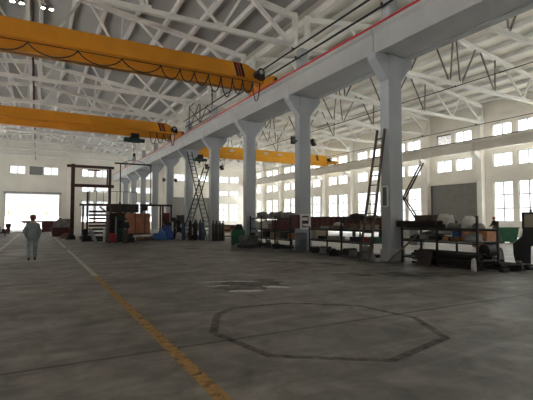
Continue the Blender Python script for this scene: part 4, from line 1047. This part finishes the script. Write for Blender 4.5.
o = MB().box((0, 0, .09), (3.5, .3, .18)).build('steel_beam', 'dark', loc=(.2, 55.0, 1.172)); tag(o, 'long dark steel beam lying level across the view behind the walking worker', 'beam')
r = thing('bench_grinder', (-2.6, 52.0, 0), 'small dark machine on red base left of the walking worker', 'machine')
MB().box((0, 0, .3), (.4, .4, .6)).build('pedestal', 'rustc', r); MB().cyl((-.25, 0, .85), (.25, 0, .85), .24, n=14).build('grinder_body', 'dark', r); MB().box((0, 0, .61), (.3, .3, .1)).build('mount_plate', 'dark', r)
r = thing('timber_stack', (-2.1, 50.5, 0), 'pale low timber platform across the lane near the doorway', 'timber')
MB().box((0, 0, .12), (2.6, .5, .06)).build('platform_top', 'wood', r)
for x in (-1.1, 1.1): MB().box((x, 0, .045), (.12, .5, .09)).build('bearer', 'wood', r)
r = thing('machine_trolley', (-3.0, 45.0, 0), 'black loaded trolley at the left edge of the picture', 'trolley')
MB().box((0, 0, .3), (1.3, .8, .12)).build('trolley_deck', 'dark', r); MB().box((-.2, 0, .62), (.7, .6, .5)).build('load_box', 'black', r, bev=.03); MB().box((.42, 0, .5), (.3, .5, .3)).build('load_case', 'dark', r)
for x in (-.5, .5):
    for y in (-.32, .32): MB().cyl((x - .03, y, .12), (x + .03, y, .12), .12, n=12).build('wheel', 'black', r)
o = MB().box((0, 0, .03), (.7, .3, .06)).build('steel_plate', 'dark', loc=(-2.5, 33.5, 0)); tag(o, 'flat dark plate lying on the floor at the left edge', 'plate')

# ------------------------------------------------------------------ outside
o = MB().add([(-120, YF + .3, -.05), (120, YF + .3, -.05), (120, 200, -.05), (-120, 200, -.05), (-120, YF + .3, -.3), (120, YF + .3, -.3), (120, 200, -.3), (-120, 200, -.3)],
             [(0, 1, 2, 3), (7, 6, 5, 4), (0, 4, 5, 1), (1, 5, 6, 2), (2, 6, 7, 3), (3, 7, 4, 0)]).build('ground', 'outg'); struct(o, 'pale concrete yard outside')
for nm, x0, x1 in (('ground.001', XW + .32, 140), ('ground.002', -140, XL - .32)):
    o = MB().box(((x0 + x1) / 2, (YF + .3 + YN - 60) / 2, -.175), (x1 - x0, YF + .3 - YN + 60, .25)).build(nm, 'outg'); struct(o, 'pale concrete yard beside the building')
r = thing('boundary_wall', (0, 104, -.05), 'white boundary wall outside beyond the open doorway', 'wall')
MB().box((0, 0, 1.05), (60, .3, 2.1)).build('wall_panel', 'outw', r); MB().box((0, 0, 2.14), (60, .4, .1)).build('wall_coping', 'outw', r)
def tree(loc, h, seed, label):
    q = random.Random(seed); r = thing('young_tree', loc, label, 'tree', 'trees outside the doorway')
    b = MB().path([(0, 0, 0), (.05, 0, h * .5), (0, 0, h)], .08, 6)
    tips = []
    for k in range(9):
        z = h * (.4 + .06 * k); a = k * 2.4; L_ = h * .22 * (1.2 - k * .08); e = (math.cos(a) * L_, math.sin(a) * L_, z + L_ * .9); tips.append(e)
        b.path([(0, 0, z), (e[0] * .5, e[1] * .5, z + L_ * .35), e], .03, 5)
    b.build('trunk', 'bark', r)
    f = MB()
    for e in tips + [(0, 0, h)]:
        for k in range(34):
            c = Vector(e) + Vector((q.gauss(0, .28), q.gauss(0, .28), q.gauss(0, .3))); a = q.uniform(0, 6.28); t = q.uniform(-1, 1); s = .11
            u = Vector((math.cos(a), math.sin(a), t)).normalized() * s; w = u.cross(Vector((.3, .2, 1))).normalized() * s * .6
            f.add([c - u, c + w, c + u, c - w], [(0, 1, 2, 3)])
    fo = f.build('foliage', 'leaf', r)
tree((-3.3, 110, -.05), 4.6, 1, 'small tree outside beyond the wall, left one in the doorway')
tree((.1, 110, -.05), 4.9, 2, 'small tree outside beyond the wall, right one in the doorway')
tree((-5.6, 112, -.05), 3.4, 3, 'low tree outside at the left edge of the doorway')
tree((2.2, 112, -.05), 3.2, 4, 'low tree outside at the right edge of the doorway')

# ------------------------------------------------------------------ daylight
SKY = 3.0
w = bpy.data.worlds.new('overcast sky'); sc.world = w; w.use_nodes = True
nt = w.node_tree; bg = nt.nodes['Background']
# overcast sky: three times brighter overhead than at the horizon, the cloud cover thinner over the right hand side
tc = nt.nodes.new('ShaderNodeTexCoord'); sx = nt.nodes.new('ShaderNodeSeparateXYZ'); nt.links.new(tc.outputs['Generated'], sx.inputs[0])
def wm(op, a, v):
    q = nt.nodes.new('ShaderNodeMath'); q.operation = op
    for n_, val in enumerate((a, v)):
        if isinstance(val, (int, float)): q.inputs[n_].default_value = val
        else: nt.links.new(val, q.inputs[n_])
    return q.outputs[0]
up = wm('ADD', wm('MULTIPLY', wm('POWER', wm('MAXIMUM', sx.outputs['Z'], 0.0), 1.6), 3.8), .34)
dt = wm('MAXIMUM', wm('ADD', wm('MULTIPLY', sx.outputs['X'], .6), wm('MULTIPLY', sx.outputs['Z'], .8)), 0.0)
side_ = wm('ADD', wm('MULTIPLY', wm('POWER', dt, 4.0), 2.4), wm('ADD', wm('MULTIPLY', sx.outputs['X'], .42), .76))
nt.links.new(wm('MULTIPLY', wm('MULTIPLY', up, side_), SKY), bg.inputs['Strength']); bg.inputs['Color'].default_value = (1.0, .975, .94, 1)
def portal(loc, rot, sx_, sy_):
    l = bpy.data.lights.new('window daylight portal', 'AREA'); l.shape = 'RECTANGLE'; l.size = sx_; l.size_y = sy_; l.cycles.is_portal = True
    o = bpy.data.objects.new('daylight_portal', l); col.objects.link(o); o.location = loc; o.rotation_euler = rot; o['kind'] = 'helper'
ym, yl = (YN + YF) / 2, YF - YN
for z0, z1 in (UP, MID, LOW):
    portal((XW + .3, ym, (z0 + z1) / 2), (0, R(90), 0), z1 - z0, yl)
    if z0 < 8: portal((XL - .3, ym, (z0 + z1) / 2), (0, R(-90), 0), z1 - z0, yl)
portal((-.5, YF + .3, 2.65), (R(-90), 0, 0), 7.0, 5.3)
portal((11.7, YN - .3, 7.6), (R(90), 0, 0), 46, 3.8)
for z0, z1 in ((8.22, 9.48), (5.8, 6.82), (1.0, 4.42)):
    portal((11.7, YF + .3, (z0 + z1) / 2), (R(-90), 0, 0), 46, z1 - z0)

# ------------------------------------------------------------------ camera and view
cam = bpy.data.cameras.new('camera'); co = bpy.data.objects.new('camera', cam); col.objects.link(co)
cam.sensor_width = 36; cam.sensor_fit = 'HORIZONTAL'; cam.lens = 416.97 / 533 * 36; cam.clip_end = 500; cam.clip_start = .05
co.location = (0, 0, 1.5667); co.rotation_euler = (R(90) + .045154, 0, -.503832)
sc.camera = co
sc.view_settings.view_transform = 'Standard'; sc.view_settings.look = 'None'; sc.view_settings.gamma = 1.0; sc.view_settings.use_curve_mapping = False
sc.view_settings.exposure = 0.72
c = sc.cycles
c.use_denoising = True; c.max_bounces = 10; c.diffuse_bounces = 7; c.glossy_bounces = 3; c.transparent_max_bounces = 12; c.caustics_reflective = False; c.caustics_refractive = False
c.sample_clamp_indirect = 8
